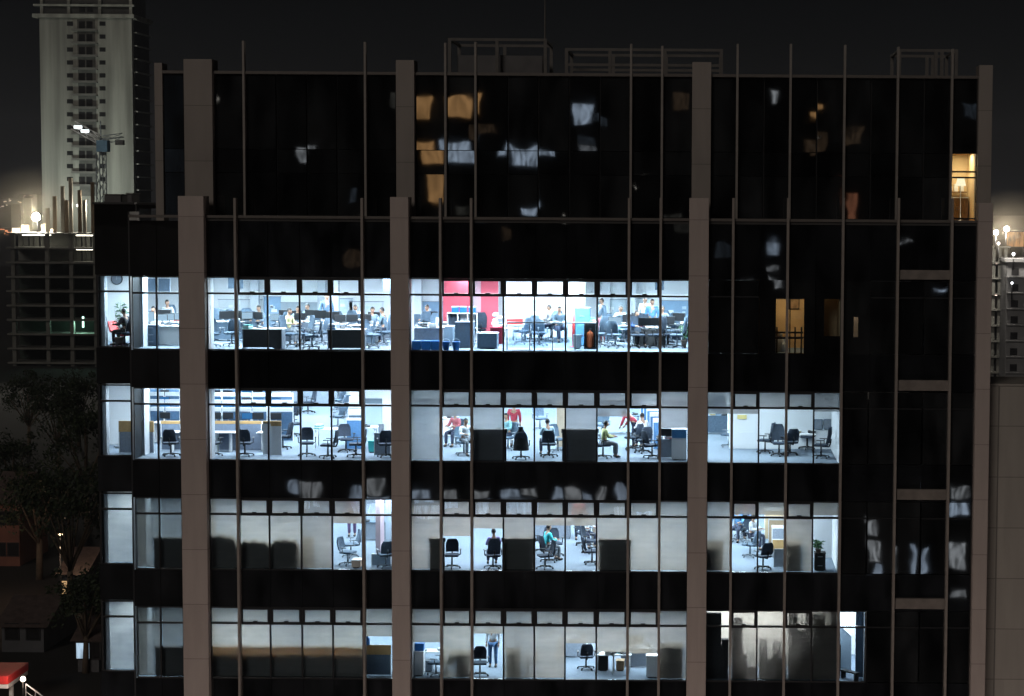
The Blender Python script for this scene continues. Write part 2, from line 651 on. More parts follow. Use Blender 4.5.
# --- vertical metal fins
for px in (237, 363, 440.7, 471.5, 628.3, 659.8, 731.8, 786.2, 841, 895.8, 949.2):
    x = XF(px, -.2)
    bpart('fin', MB().box(x - .045, -0.24, GROUND, x + .045, 0.03, at(px, 198, -.2).z, 0.008), FINM)
for px, yt in ((245, 41), (366, 42), (446, 43), (476, 42), (631, 44), (662, 46), (737, 44), (790, 44), (844, 45), (897, 47), (951, 49)):
    x = X2(px)
    bpart('fin', MB().box(x - .04, 1.08, -0.9, x + .045, 1.33, at(px, yt, 1.2).z, 0.008), FINM_UP)

# --- dark spandrel bands between the lit rows, one per bay and level
BAYS = {'B': (X(132), PIL[0][0]), 'C': (PIL[0][1], PIL[1][0]), 'D': (PIL[1][1], PIL[2][0]), 'E': (PIL[2][1], PIL[3][0])}
BANDS = [(-0.86, -2.84), (-5.49, -6.83), (-9.47, -10.80), (-13.45, -14.78), (-17.43, -19.5), (-19.51, -24.0), (-24.01, GROUND)]
for bay, (a, b) in BAYS.items():
    for z1, z0 in BANDS:
        # one panel whose front carries a raised strip over every joint
        pts = [(a + .003, .16), (a + .003, .02)]
        for code, (xa, xb) in COLS.items():
            if code[0] == bay and xb < b - .1:
                pts += [(xb, .02), (xb, -.012), (xb + .055, -.012), (xb + .055, .02)]
        pts += [(b - .003, .02), (b - .003, .16)]
        bpart('spandrel_panel', MB().prism(pts, 'Z', z0, z1), SPAN)
for z1, z0 in ((-0.30, -2.84), (-5.49, -6.80), (-9.47, -10.76), (-13.45, -14.75), (-17.43, -24), (-24.01, GROUND)):
    bpart('spandrel_panel', MB().box(at(97, 400, 1).x, 1.0, z0, X(132) - .06, 1.15, z1), SPAN)
# return wall of the recessed far-left wing
bpart('return_wall', MB().box(X(132) - .05, 0.02, GROUND, X(132), 1.3, -0.55), FRAME)
SLOPE = .285                      # the far-left wing splays outwards towards the back
WX = at(97, 400, 1).x


def wingx(y, off=0.0):
    return WX + off - SLOPE * (y - 1.16)


bpart('side_wall', MB().prism([(wingx(1.16, -.02), 1.16), (wingx(1.16, .12), 1.16), (wingx(DEPTH, .12), DEPTH), (wingx(DEPTH, -.02), DEPTH)], 'Z', GROUND, -0.32), mat('dark_render', (0.03, 0.03, 0.032), 0.9, 0.15, 2))
bpart('side_wall', MB().box(PIL[3][1] - .35, 0.52, GROUND, PIL[3][1] - .02, DEPTH, -0.7), MATS['dark_render'])

# --- terrace ledge and parapet caps
bpart('ledge', MB().box(X(181), -0.02, -0.86, PIL[3][0], 1.25, -0.76), DARKSLAB)
bpart('ledge_cap', MB().box(X(132), -0.10, -0.755, PIL[3][0] - .02, 0.06, -0.655, 0.01), mat('rail_dark', (0.11, 0.10, 0.092), .5, .1, 3))
bpart('ledge_cap', MB().box(at(96, 400, 1).x, 0.9, -0.30, X(132) - .06, 1.2, -0.22, 0.01), FRAME)
PZ = 4.42
bpart('parapet_cap', MB().box(X2(163.5), 1.15, PZ, X2(978), 1.45, PZ + .11, 0.012), mat('rail_dark', (0.11, 0.10, 0.092), .5, .1, 3))
bpart('roof', MB().box(X2(158), 1.46, PZ - .5, X2(990), DEPTH, PZ - .02), DARKSLAB)

# --- upper block: dark glass in three courses per column
UC = [('B', 164, 183.5), ('C', 214, 244), ('C', 246.5, 275.5), ('C', 277, 306), ('C', 307.5, 336), ('C', 337.5, 365), ('C', 367.5, 395.5),
      ('D', 416, 445), ('D', 447.5, 475), ('D', 477.5, 507), ('D', 508.5, 537.5), ('D', 539, 568.5), ('D', 570, 599), ('D', 600.5, 629.5),
      ('D', 632.5, 661), ('D', 663.5, 691.5), ('E', 711.5, 735.5), ('E', 738.5, 763), ('E', 764.5, 788.5), ('E', 791.5, 816), ('E', 817.5, 842.5),
      ('E', 845.5, 870), ('E', 871.5, 895.5), ('E', 898.5, 923), ('E', 924.5, 949), ('E', 952, 977.5)]
UZ = [(-0.66, 0.86), (0.885, 1.72), (1.745, PZ - .004)]
ROOM_U = {25: (0, 1)}
for i, (bay, a, b) in enumerate(UC):
    xa, xb = X2(a), X2(b)
    for k, (z0, z1) in enumerate(UZ):
        if i == 25 and k < 2:
            continue
        bpart('glass_panel', MB().box(xa, 1.3 + 0.004 * ((i * 7 + k * 3) % 3), z0, xb, 1.4, z1), BGLASS if bay == 'B' else DGLASS)
bpart('glazing_backing', MB().box(X2(163.6), 1.41, -0.75, X2(951), 1.6, PZ - .01), FRAME)
bpart('glazing_backing', MB().box(X2(951), 1.41, 1.73, X2(978), 1.6, PZ - .01), FRAME)
for px in (446, 476, 631):
    pass

# --- windows of the lit rows: frame > two panes > blind
BL = {2: dict(D1=1, D2=.38, D3=1, D4=.235, D5=.235, D6=1, D7=.37, D8=.235, D9=.53, E1=.32, E2=.32, E3=.235, E4=.235, E5=.28),
      3: dict(A=1, B1=1, B2=1, C1=1, C2=1, C3=1, C4=1, C5=.36, D1=1, D2=.53, D3=.42, D4=1, D5=.37, D6=.37, D7=1, D8=1, D9=1, E1=1, E2=.2, E3=.2, E4=1, E5=.2),
      4: dict(A=1, B1=1, B2=1, C1=1, C2=1, C3=1, C4=1, C5=1, C6=.42, D1=.5, D2=1, D3=.37, D4=1, D5=1, D6=.5, D7=.62, D8=.64, D9=1, E2=1, E3=1, E4=1, E5=1),
      1: {}}
LITC = {1: ['B1', 'B2'] + ['C%d' % i for i in range(1, 7)] + ['D%d' % i for i in range(1, 10)]}
LITC[2] = LITC[3] = LITC[1] + ['E%d' % i for i in range(1, 6)]
LITC[4] = LITC[2] + ['E6']
VENT = {'C2', 'C3', 'C4', 'C5', 'E2', 'E4', 'D2', 'D3', 'D4', 'D5', 'D6', 'D7', 'D8'}


def window(code, row):
    z1, z0 = ROWS[row]
    y0 = 0.02
    if code == 'A':
        xa, xb = AX
        y0 = 1.02
    else:
        xa, xb = COLS[code]
    zt = z1 - 0.555
    t = 0.028
    f = MB()
    f.box(xa - t, y0, z0 - .045, xb + t, y0 + .12, z0)
    f.box(xa - t, y0, z1, xb + t, y0 + .12, z1 + .045)
    f.box(xa - t, y0, z0, xa, y0 + .12, z1)
    f.box(xb, y0, z0, xb + t, y0 + .12, z1)
    th = 0.05 if code in VENT else 0.035
    f.box(xa, y0, zt - th, xb, y0 + .12, zt + th)
    if code in VENT:
        f.box(xa, y0 + .01, zt + th, xa + .075, y0 + .10, z1)
        f.box(xb - .075, y0 + .01, zt + th, xb, y0 + .10, z1)
        f.box(xa + .075, y0 + .01, z1 - .06, xb - .075, y0 + .10, z1)
        mx = (xa + xb) / 2
        f.box(mx - .08, y0 + .02, zt + th, mx + .08, y0 + .13, zt + th + .035)
    w_ = bpart('window', f, FRAME)
    for za, zb in ((z0 + .002, zt - th - .002), (zt + th + .002, z1 - .002)):
        MB().box(xa + .002, y0 + .05, za, xb - .002, y0 + .056, zb).build('pane', GLASS, w_)
    fr = BL[row].get(code)
    if fr:
        zb = z1 + .03 - (z1 - z0 + .03) * fr
        if fr >= 1:
            zb = z0 + .01
        bm_ = BLIND_T if row == 2 else (BLIND_W if (row == 4 and code[0] == 'E') else (BLIND_G if code[0] == 'B' else BLIND))
        if code == 'A':
            bm_ = BLIND_A
        sl_ = MB()
        xs = xa + (0.13 if code == 'A' else -.02)
        # cloth with a shallow sag and a hem bar
        n = 6
        for j in range(n):
            u0, u1 = j / n, (j + 1) / n
            ya, yb = y0 + .22 + .008 * math.sin(u0 * 6 + sum(map(ord, code)) % 5), y0 + .22 + .008 * math.sin(u1 * 6 + sum(map(ord, code)) % 5)
            x0_, x1_ = xs + (xb + .02 - xs) * u0, xs + (xb + .02 - xs) * u1
            sl_.face([(x0_, ya, zb), (x1_, yb, zb), (x1_, yb, z1 + .05), (x0_, ya, z1 + .05)])
        bmesh.ops.remove_doubles(sl_.bm, verts=sl_.bm.verts[:], dist=1e-5)
        sl_.build('blind', bm_, w_)
    return w_


for row in (1, 2, 3, 4):
    window('A', row)
    for c in LITC[row]:
        window(c, row)

# dark (unlit) windows on the right of the lit rows
for row in (1, 2, 3, 4):
    z1, z0 = ROWS[row]
    for c in COLS:
        if c in LITC[row] or c[0] != 'E' or (row == 1 and c in ('E3', 'E4', 'E5', 'E6')):
            continue
        xa, xb = COLS[c]
        dw = bpart('dark_window', MB().box(xa + .003, 0.03 + .003 * (int(c[1:]) % 3), z0 - .02, xb - .003, 0.15, z1 + .03), DGLASS)
        bar = MB().box(xa, .004, z1 - .58, xb, .025, z1 - .53)
        bar.build('transom', FRAME, dw)
# pale concrete bars across the pair of windows near the right pillar
for ya, yb in ((270, 279.5), (380, 390.5), (489, 499.5), (598, 608.5)):
    bpart('sunshade_bar', MB().box(X(897.6), -0.12, at(920, yb, 0).z, X(947.4), 0.018, at(920, ya, 0).z, .012), mat('sunshade_concrete', (.19, .17, .155), .8, .2, 3))

# --- floors, ceilings and inner walls
XL, XR = at(97, 400, 1).x + .19, PIL[3][1] - .36
LX = X(841) - .05      # right wall of the lit floors
for row in (1, 2, 3, 4):
    z1, z0 = ROWS[row]
    fz = FLZ[row]
    bpart('floor_slab', MB().box(X(132), 0.17, fz - .35, XR, DEPTH, fz), CARPET)
    bpart('floor_slab', MB().prism([(wingx(1.17, .122), 1.17), (X(132) - .002, 1.17), (X(132) - .002, DEPTH), (wingx(DEPTH, .122), DEPTH)], 'Z', fz - .35, fz), CARPET)
    bpart('ceiling', MB().box(X(132), 0.17, z1 + .06, XR, DEPTH, z1 + .14), CEIL)
    bpart('ceiling', MB().prism([(wingx(1.17, .122), 1.17), (X(132) - .002, 1.17), (X(132) - .002, DEPTH), (wingx(DEPTH, .122), DEPTH)], 'Z', z1 + .06, z1 + .14), CEIL)


def iwall(x0, y0, x1, y1, row, m=None, z0=0.0, z1=None, name='inner_wall'):
    top = ROWS[row][0] + .058 if z1 is None else FLZ[row] + z1
    return bpart(name, MB().box(x0, y0, FLZ[row] + z0 + .002, x1, y1, top), m or WALL)


BACK = {1: 11.0, 2: 23.0, 3: 19.0, 4: 15.0}
for row in (1, 2, 3, 4):
    iwall(wingx(BACK[row], .13), BACK[row], LX, BACK[row] + .15, row)
    bpart('inner_wall', MB().prism([(wingx(1.3, .125), 1.3), (wingx(1.3, .16), 1.3), (wingx(BACK[row] - .003, .16), BACK[row] - .003), (wingx(BACK[row] - .003, .125), BACK[row] - .003)], 'Z', FLZ[row] + .002, ROWS[row][0] + .058), WALL)
    rx = LX if row != 1 else PIL[2][0] + .1
    if row == 4:
        rx = X(868)
    iwall(rx, .18, rx + .12, BACK[row] - .002, row)
    # inner columns behind the pillars
    for a, b in PIL[:3]:
        iwall(a, 0.52, b, 1.0, row, WALL2, name='inner_column')
    iwall(X(132), 1.32, X(132) + .08, 2.0, row, WALL2, name='inner_column')
    iwall(wingx(1.2, .15), 1.2, wingx(1.2, .28), 1.5, row, WALL2, name='inner_column')
    iwall(wingx(1.2, .15), 1.56, wingx(1.2, .22), 1.75, row, MATS['dark_render'] if 0 else WALL2, name='inner_column')

# lamps under the ceilings of the lit floors
PW = {1: 760, 2: 300, 3: 245, 4: 235}
for row in (1, 2, 3, 4):
    dep = BACK[row]
    xs = [-23.4, -19.8, -16.2, -12.2, -8.2, -4.6, -1.3] + ([2.2] if row in (2, 3) else [])
    for x in xs:
        y = 2.2
        k = 0
        while y < dep - 1 and k < 5:
            if x < wingx(y, 1.5):
                y += 4.0
                k += 1
                continue
            area_lamp('ceiling_lamp', (x, y, ROWS[row][0] + .03), 2.4, 1.2, PW[row] * (1.0 if k else .75) * rnd.uniform(.72, 1.25), (rnd.uniform(.80, .93), .94, rnd.uniform(.94, 1.0)))
            y += 4.0
            k += 1

# ---- row 1: red wall, white partition, meeting corner
iwall(at(443, 320, 6).x, 6.0, at(470, 320, 6).x, 6.12, 1, REDW)
iwall(at(470, 320, 5.4).x, 5.4, at(481, 320, 5.4).x, 5.5, 1, mat('pale_pink_wall', (0.70, 0.55, 0.60), 0.8, 0.05, 2))
iwall(at(481, 320, 5).x, 5.0, at(498, 320, 5).x, 5.1, 1, REDW)
iwall(at(505, 320, 8).x, 8.0, at(585, 320, 8).x, 8.1, 1, WALL2)
# ---- row 2
iwall(X(731), 4.6, X(741), 14.0, 2, WALL)
iwall(X(741) + .002, 4.6, LX - .002, 4.7, 2, WALL)
iwall(X(364), 4.2, X(396), 4.3, 2, WALL)
iwall(wingx(4.6, .17), 4.6, at(131, 420, 4.6).x, 4.7, 2, WALL)
# ---- row 3
iwall(X(820), 3.4, LX - .002, 3.5, 3, WALL)
iwall(X(372), 3.0, X(396), 3.1, 3, mat('pale_blue_wall', (0.50, 0.62, 0.72), 0.8, 0.05, 2))
iwall(X(366), 2.0, X(371), 2.9, 3, MATS['pale_pink_wall'])
# ---- row 4
iwall(X(707), 2.6, LX - .002, 2.7, 4, mat('cream_wall', (0.60, 0.54, 0.46), 0.8, 0.06, 2))
iwall(X(842) - .08, .2, X(842) + .02, 5, 4, WALL)
iwall(X(842) + .03, 4.6, X(868) - .003, 4.7, 4, WALL)
area_lamp('store_lamp', ((X(712) + LX) / 2 - .6, 1.7, ROWS[4][0] + .03), 3.0, .7, 190, (1.0, .96, .92))
area_lamp('stair_lamp', (X(855), 2.5, ROWS[4][0] + .03), .6, 3.0, 230)

# ---- small warm lobby seen through the dark part of the top bright row
lob = (X(775), X(803))
lz1, lz0 = at(790, 298, 0.1).z, at(790, 353, 0.1).z
bpart('lobby_wall', MB().box(X(760), 3.2, lz0 - .1, X(813), 3.3, -2.85), mat('lobby_wall', (0.62, 0.42, 0.22), 0.6, 0.18, 1.3))
bpart('lobby_wall', MB().box(X(760) - .1, .2, lz0 - .1, X(760) - .002, 3.3, -2.85), MATS['lobby_wall'])
bpart('lobby_wall', MB().box(X(813), .2, lz0 - .1, X(813) + .1, 3.3, -2.85), MATS['lobby_wall'])
m = MB()
m.box(COLS['E3'][0] - .04, .03, -5.52, lob[0], .168, -2.80)
m.box(lob[1], .03, -5.52, COLS['E4'][1] + .06, .168, -2.80)
m.box(lob[0], .03, lz1, lob[1], .168, -2.80)
m.box(lob[0], .03, -5.52, lob[1], .168, lz0)
bpart('dark_window', m, DGLASS)
m = MB()
m.box(lob[0], .04, lz1 - .04, lob[1], .10, lz1 - .001)
m.box((lob[0] + lob[1]) / 2 - .02, .04, lz0, (lob[0] + lob[1]) / 2 + .02, .0495, lz1 - .041)
m.box(lob[0], .04, lz0 + .55, lob[1], .0485, lz0 + .59)
lw = bpart('window', m, FRAME)
MB().box(lob[0], .05, lz0, lob[1], .058, lz1).build('pane', GLASS, lw)
area_lamp('lobby_lamp', (X(788), 1.9, -2.9), 1.2, 1.0, 26, (1.0, .74, .42))
rl = MB()
for zz in (-4.75, -4.95):
    rl.tube((lob[0], .6, zz), (lob[1], .6, zz), .035)
for xx in (lob[0] + .06, X(795), lob[1] - .06):
    rl.tube((xx, .6, lz0 - .05), (xx, .6, -4.55), .03)
bpart('handrail', rl, BLACKP)

def slot(code, px0, px1, py0, py1, power, wallm, colr):
    """a small lit opening in an otherwise dark window"""
    xa, xb = COLS[code]
    a, b = X(px0), X(px1)
    z1, z0 = at(px0, py0, .1).z, at(px0, py1, .1).z
    m = MB()
    m.box(xa - .02, .03, -5.50, a, .168, -2.82)
    m.box(b, .03, -5.50, xb + .05, .168, -2.82)
    m.box(a, .03, z1, b, .168, -2.82)
    m.box(a, .03, -5.50, b, .168, z0)
    w_ = bpart('window', m, DGLASS)
    MB().box(a, .05, z0, b, .058, z1).build('pane', GLASS, w_)
    bpart('closet_wall', MB().box(xa + .05, 1.4, -5.4, xb - .05, 1.5, -2.86), wallm)
    for xx in (xa + .001, xb - .05):
        bpart('closet_wall', MB().box(xx, .18, -5.4, xx + .045, 1.5, -2.86), wallm)
    area_lamp('closet_lamp', ((xa + xb) / 2, .9, -2.9), .5, .4, power, colr)


slot('E5', 823, 839, 299, 336, .35, MATS['lobby_wall'], (1, .70, .38))
slot('E6', 852.5, 857, 317, 337, 7, mat('closet_white', (.7, .6, .5), .8, .1, 2), (1, .78, .58))

# ---- warm room behind the last window of the upper block
ua, ub = X2(951.5), X2(977.5)
uz0, uz1 = -0.62, 1.70
bpart('room_wall', MB().box(ua - .9, 4.0, uz0 - .1, ub + .3, 4.1, uz1 + .1), mat('room_wall', (0.70, 0.52, 0.30), 0.7, 0.10, 1.5))
bpart('room_wall', MB().box(ub + .02, 1.62, uz0 - .1, ub + .1, 3.99, uz1 + .1), MATS['room_wall'])
bpart('room_wall', MB().box(ua - .98, 1.62, uz0 - .1, ua - .9, 3.99, uz1 + .1), MATS['room_wall'])
bpart('room_floor', MB().box(ua - .9, 1.62, uz0 - .2, ub + .02, 3.99, uz0 - .1), MATS['room_wall'])
f = MB()
for z in (uz0, 0.87, uz1 - .62):
    f.box(ua + .05, 1.32, z - .03, ub - .03, 1.40, z + .03)
f.box(ua, 1.31, uz0 - .03, ua + .05, 1.41, uz1 + .03)
f.box(ub - .03, 1.31, uz0 - .03, ub, 1.41, uz1 + .03)
uw = bpart('window', f, FRAME)
MB().box(ua + .05, 1.35, uz0 + .03, ub - .03, 1.356, uz1).build('pane', GLASS, uw)
area_lamp('room_lamp', ((ua + ub) / 2, 2.8, uz1 + .05), .8, .8, 62, (1.0, .74, .42))

t = empty('wall_shelf', (ua + .15, 3.55, uz0 + .95), 0, 'wooden wall shelf with pale items in warm lit room at top right', 'shelf')
MB().box(0, 0, 0, .75, .35, .05, .005).build('board', mat('dark_wood', (.20, .11, .05), .5, .2, 4), t)
for k in range(3):
    MB().box(.06 + .22 * k, .05, .051, .20 + .22 * k, .28, .25 + .08 * (k % 2), .01).build('item', MATS['white_laminate'], t)
t = empty('low_cabinet', (ua + .1, 3.2, uz0 - .098), 0, 'brown low cabinet in warm lit room at top right', 'cabinet')
MB().box(0, 0, .05, .8, .5, .85, .01).build('body', MATS['dark_wood'], t)
MB().box(-.02, -.02, .851, .82, .52, .89, .006).build('top', MATS['white_laminate'], t)
for xx in (.36, .42):
    MB().box(xx, -.025, .4, xx + .015, -.001, .55).build('handle', MATS['chrome'], t)
t = empty('floor_lamp', (ub - .35, 3.0, uz0 - .098), 0, 'pale floor lamp in warm lit room at top right', 'lamp')
MB().lathe([(.14, 0), (.14, .03), (.015, .05), (.015, 1.35)], 12).build('stand', MATS['chrome'], t)
MB().lathe([(.20, 1.30), (.12, 1.62)], 16).build('lamp_shade', emat('shade_glow', (1, .80, .48), 1.6), t)

# ---- roof frames and rods
fr_m = mat('roof_steel', (0.11, 0.105, 0.10), 0.6, 0.15, 3)


def roof_frame(x0, x1, yt, Y, posts, rails, label, solid=None):
    a, b = at(x0, yt, Y), at(x1, yt, Y)
    base = PZ - .02
    t = empty('roof_frame', (a.x, Y, base), 0, label, 'roof frame', 'steel frames on the roof')
    L, H = b.x - a.x, a.z - base
    m = MB()
    for px in posts:
        xx = min(max((px - x0) / (x1 - x0) * L, .06), L - .06)
        for yy in (0, 3.0):
            m.box(xx - .06, yy - .06, 0, xx + .06, yy + .06, H - .1)
    m.build('post', fr_m, t)
    m = MB()
    for h in rails:
        for yy in (0, 3.0):
            m.box(0, yy - .05, h * H - .1, L, yy + .05, h * H + .0)
    for xx in (.06, L - .06):
        m.box(xx - .05, .05, H - .09, xx + .05, 2.95, H - .01)
    m.build('rail', fr_m, t)
    if solid:
        s0, s1, sh = solid
        MB().box(s0 * L, .4, 0, s1 * L, 2.4, sh * H, .04).build('tank', mat('tank_grey', (0.09, .09, .095), .6, .15, 2), t)
    return t


roof_frame(448, 547, 38, 4, (448, 497, 546), (1.0,), 'tall steel frame on roof left of centre beside thin lightning rod', (.08, .95, .62))
roof_frame(565, 723, 48, 4.5, (566, 610, 665, 722), (1.0, .55), 'long low steel frame on roof above the third pillar')
roof_frame(898, 958, 49, 4, (899, 936, 942, 957), (1.0,), 'small square steel frame on roof near right end')
for sx, h, px, lab in ((.22, .75, 779, 'pale wrapped bundle at left in small warm lobby window'), (.14, .5, 784, 'small pale bag on floor in small warm lobby window')):
    t = empty('bundle', (X(px), 1.3, lz0 - .098), 0, lab, 'bundle')
    m = MB()
    m.ball((0, 0, h * .45), sx, .2, h * .45, 10)
    m.ball((.05, .02, h * .9), sx * .5, .12, .12, 8)
    m.build('wrap', WHITE, t)
    MB().tube((0, 0, h * .78), (.02, .01, h * .84), sx * .62, sx * .55, 10).build('tie', SOIL, t)
t = empty('wall_picture', (X(797), 3.19, -3.75), 0, 'dark picture on amber wall of small warm lobby', 'picture')
MB().box(-.2, -.03, -.3, .2, 0, .3, .01).build('frame', MATS['black_plastic'], t)
MB().box(-.17, -.034, -.27, .17, -.0305, .27).build('print', mat('print_tone', (.35, .22, .12), .6, .5, 5), t)
rod = MB()
a = at(545, -6, 7)
rod.tube((a.x, 7, PZ - .02), (a.x, 7, a.z), .05, .025)
tag(rod.build('lightning_rod', fr_m), 'thin vertical lightning rod rising from roof near centre', 'lightning rod')
for (p0, p1, yt, lab) in ((104, 121, 195, 'dark box unit on far-left terrace edge, broad one'), (127, 132, 194, 'slim dark post box on far-left terrace edge')):
    a, b = at(p0, yt, 2), at(p1, yt, 2)
    t = empty('rooftop_unit', (a.x, 2, -.30), 0, lab, 'rooftop unit', 'units on the far-left terrace')
    hh = a.z + .30
    MB().box(0, 0, .05, b.x - a.x, 1.0, hh, .02).build('casing', MATS['tank_grey'] if 'tank_grey' in MATS else fr_m, t)
    MB().box(-.03, -.03, hh, b.x - a.x + .03, 1.03, hh + .04).build('lid', fr_m, t)
    MB().box(.05, .05, 0, b.x - a.x - .05, .95, .05).build('plinth', fr_m, t)
bpart('roof', MB().prism([(wingx(1.21), 1.21), (X(132) - .06, 1.21), (X(132) - .06, DEPTH), (wingx(DEPTH), DEPTH)], 'Z', -.45, -.31), DARKSLAB)

# ================================================================== furniture
FLOORN = {1: 'top bright row', 2: 'second bright row', 3: 'third bright row', 4: 'lowest bright row'}
ORD = ['', 'first', 'second', 'third', 'fourth', 'fifth', 'sixth', 'seventh', 'eighth', 'ninth', 'tenth']
PILN = {'C': 'first', 'D': 'second', 'E': 'third'}
PXC = {}
for c, (xa, xb) in COLS.items():
    PXC[c] = (xa, xb)


def wcode(px):
    x = X(px)
    best, bd = 'A', abs(x - sum(AX) / 2)
    for c, (xa, xb) in COLS.items():
        d = abs(x - (xa + xb) / 2)
        if d < bd:
            best, bd = c, d
    return best


def W(px, row):
    c = wcode(px)
    if c == 'A':
        return 'narrow far-left window, ' + FLOORN[row]
    if c[0] == 'B':
        return '%s window before first pillar, %s' % (('left', 'right')[int(c[1]) - 1], FLOORN[row])
    return '%s window past %s pillar, %s' % (ORD[int(c[1:])], PILN[c[0]], FLOORN[row])


def spot(px, py, row, lo=.75):
    """floor point of a lit storey under a measured foot point; kept clear of the glass"""
    p = onfloor(px, py, FLZ[row])
    if p.y < lo or p.y > BACK[row] - .4:
        y = min(max(p.y, lo), BACK[row] - .4)
        x = at(px, py, y).x
        p = Vector((x, y, FLZ[row]))
    p.z = FLZ[row] + .001
    return p


def chair_proto(fab, frame, high=False):
    root = empty('office_chair')
    m = MB()
    m.box(-.25, -.24, .44, .25, .25, .52, .035)
    m.build('seat', fab, root)
    # curved backrest
    m = MB()
    H = 1.16 if high else 1.02
    n = 6
    rows_ = []
    for k in range(7):
        z = .56 + (H - .56) * k / 6
        half = .235 * (1 - .35 * max(0, (k - 3.5) / 2.5) ** 2)
        yb = -.26 - .05 * math.sin(k / 6 * 2.2) - .05 * k / 6
        rows_.append([(half * (2 * i / n - 1), yb + .05 * (2 * i / n - 1) ** 2, z) for i in range(n + 1)])
    fr_, bk = [], []
    for r in rows_:
        fr_.append([m.bm.verts.new(p) for p in r])
        bk.append([m.bm.verts.new((p[0], p[1] - .05, p[2])) for p in r])
    for k in range(6):
        for i in range(n):
            m.bm.faces.new((fr_[k][i], fr_[k][i + 1], fr_[k + 1][i + 1], fr_[k + 1][i]))
            m.bm.faces.new((bk[k][i + 1], bk[k][i], bk[k + 1][i], bk[k + 1][i + 1]))
        m.bm.faces.new((fr_[k][0], fr_[k + 1][0], bk[k + 1][0], bk[k][0]))
        m.bm.faces.new((fr_[k + 1][n], fr_[k][n], bk[k][n], bk[k + 1][n]))
    for i in range(n):
        m.bm.faces.new((fr_[0][i + 1], fr_[0][i], bk[0][i], bk[0][i + 1]))
        m.bm.faces.new((fr_[6][i], fr_[6][i + 1], bk[6][i + 1], bk[6][i]))
    m.build('backrest', fab, root)
    m = MB()
    m.path([(0, -.05, .43), (0, -.30, .43), (0, -.35, .56), (0, -.37, .72)], .03)
    m.build('back_bracket', frame, root)
    for s in (-1, 1):
        m = MB()
        m.path([(s * .24, -.05, .47), (s * .31, -.05, .50), (s * .31, -.05, .67)], .018)
        m.box(s * .31 - .035, -.17, .67, s * .31 + .035, .12, .70, .012)
        m.build('armrest', frame, root)
    MB().tube((0, 0, .10), (0, 0, .44), .035, .028, 8).build('gas_post', frame, root)
    m = MB()
    m.tube((0, 0, .06), (0, 0, .13), .06, .045, 10)
    for k in range(5):
        a = k * 2 * math.pi / 5 + .3
        c, s = math.cos(a), math.sin(a)
        m.tube((0, 0, .105), (.31 * c, .31 * s, .075), .026, .018, 6)
        m.tube((.31 * c - .022 * s, .31 * s + .022 * c, .032), (.31 * c + .022 * s, .31 * s - .022 * c, .032), .032, .032, 8)
        m.tube((.31 * c, .31 * s, .03), (.31 * c, .31 * s, .08), .012, .012, 5)
    m.build('star_base', frame, root)
    return root


PROTO = {}
USED = set()


def chair(px, py, row, rz, desc, kind='navy', lo=.75):
    p = spot(px, py, row, lo)
    fab, fr2, high = {'navy': (NAVY, BLACKP, False), 'slate': (SLATE, GREYP, False), 'high': (NAVY, BLACKP, True), 'slatehigh': (SLATE, GREYP, True),
                      'pale': (mat('pale_fabric', (.55, .56, .58), .8, .1, 10), CHROME, False)}[kind]
    if kind not in PROTO:
        PROTO[kind] = chair_proto(fab, fr2, high)
        o = PROTO[kind]
    else:
        o = copy_tree(PROTO[kind])
    o.location = p
    o.rotation_euler.z = R_(rz)
    tag(o, desc + ' ' + W(px, row), 'chair', 'office chairs on the bright floors')
    return o


def desk(px, py, row, wd, dp, desc, top=WHITE, leg=WHITE, front=None, rz=0, h=.74, style='panel', lo=.7):
    p = spot(px, py, row, lo)
    t = empty('desk', p, R_(rz), desc + ' ' + W(px, row), 'desk', 'desks on the bright floors')
    MB().box(-wd / 2, 0, h - .03, wd / 2, dp, h, .006).build('desk_top', top, t)
    for s in (-1, 1):
        m = MB()
        if style == 'panel':
            m.box(s * (wd / 2 - .05) - .015, .04, 0, s * (wd / 2 - .05) + .015, dp - .04, h - .031)
        else:
            xx = s * (wd / 2 - .08)
            m.path([(xx, .02, 0.02), (xx, .12, h - .05), (xx, dp - .12, h - .05), (xx, dp - .02, 0.02)], .025)
        m.build('leg', leg, t)
    if front is not None:
        MB().box(-wd / 2 + .07, .03, .06, wd / 2 - .07, .05, h - .032).build('modesty_panel', front, t)
    clutter(t, wd, dp, h, desc + ' ' + W(px, row))
    return t


PAPERS = [('white', (.80, .80, .78)), ('blue', (.10, .25, .55)), ('amber', (.60, .40, .12)), ('teal', (.10, .42, .42)), ('grey', (.35, .37, .40)), ('red', (.55, .10, .10))]


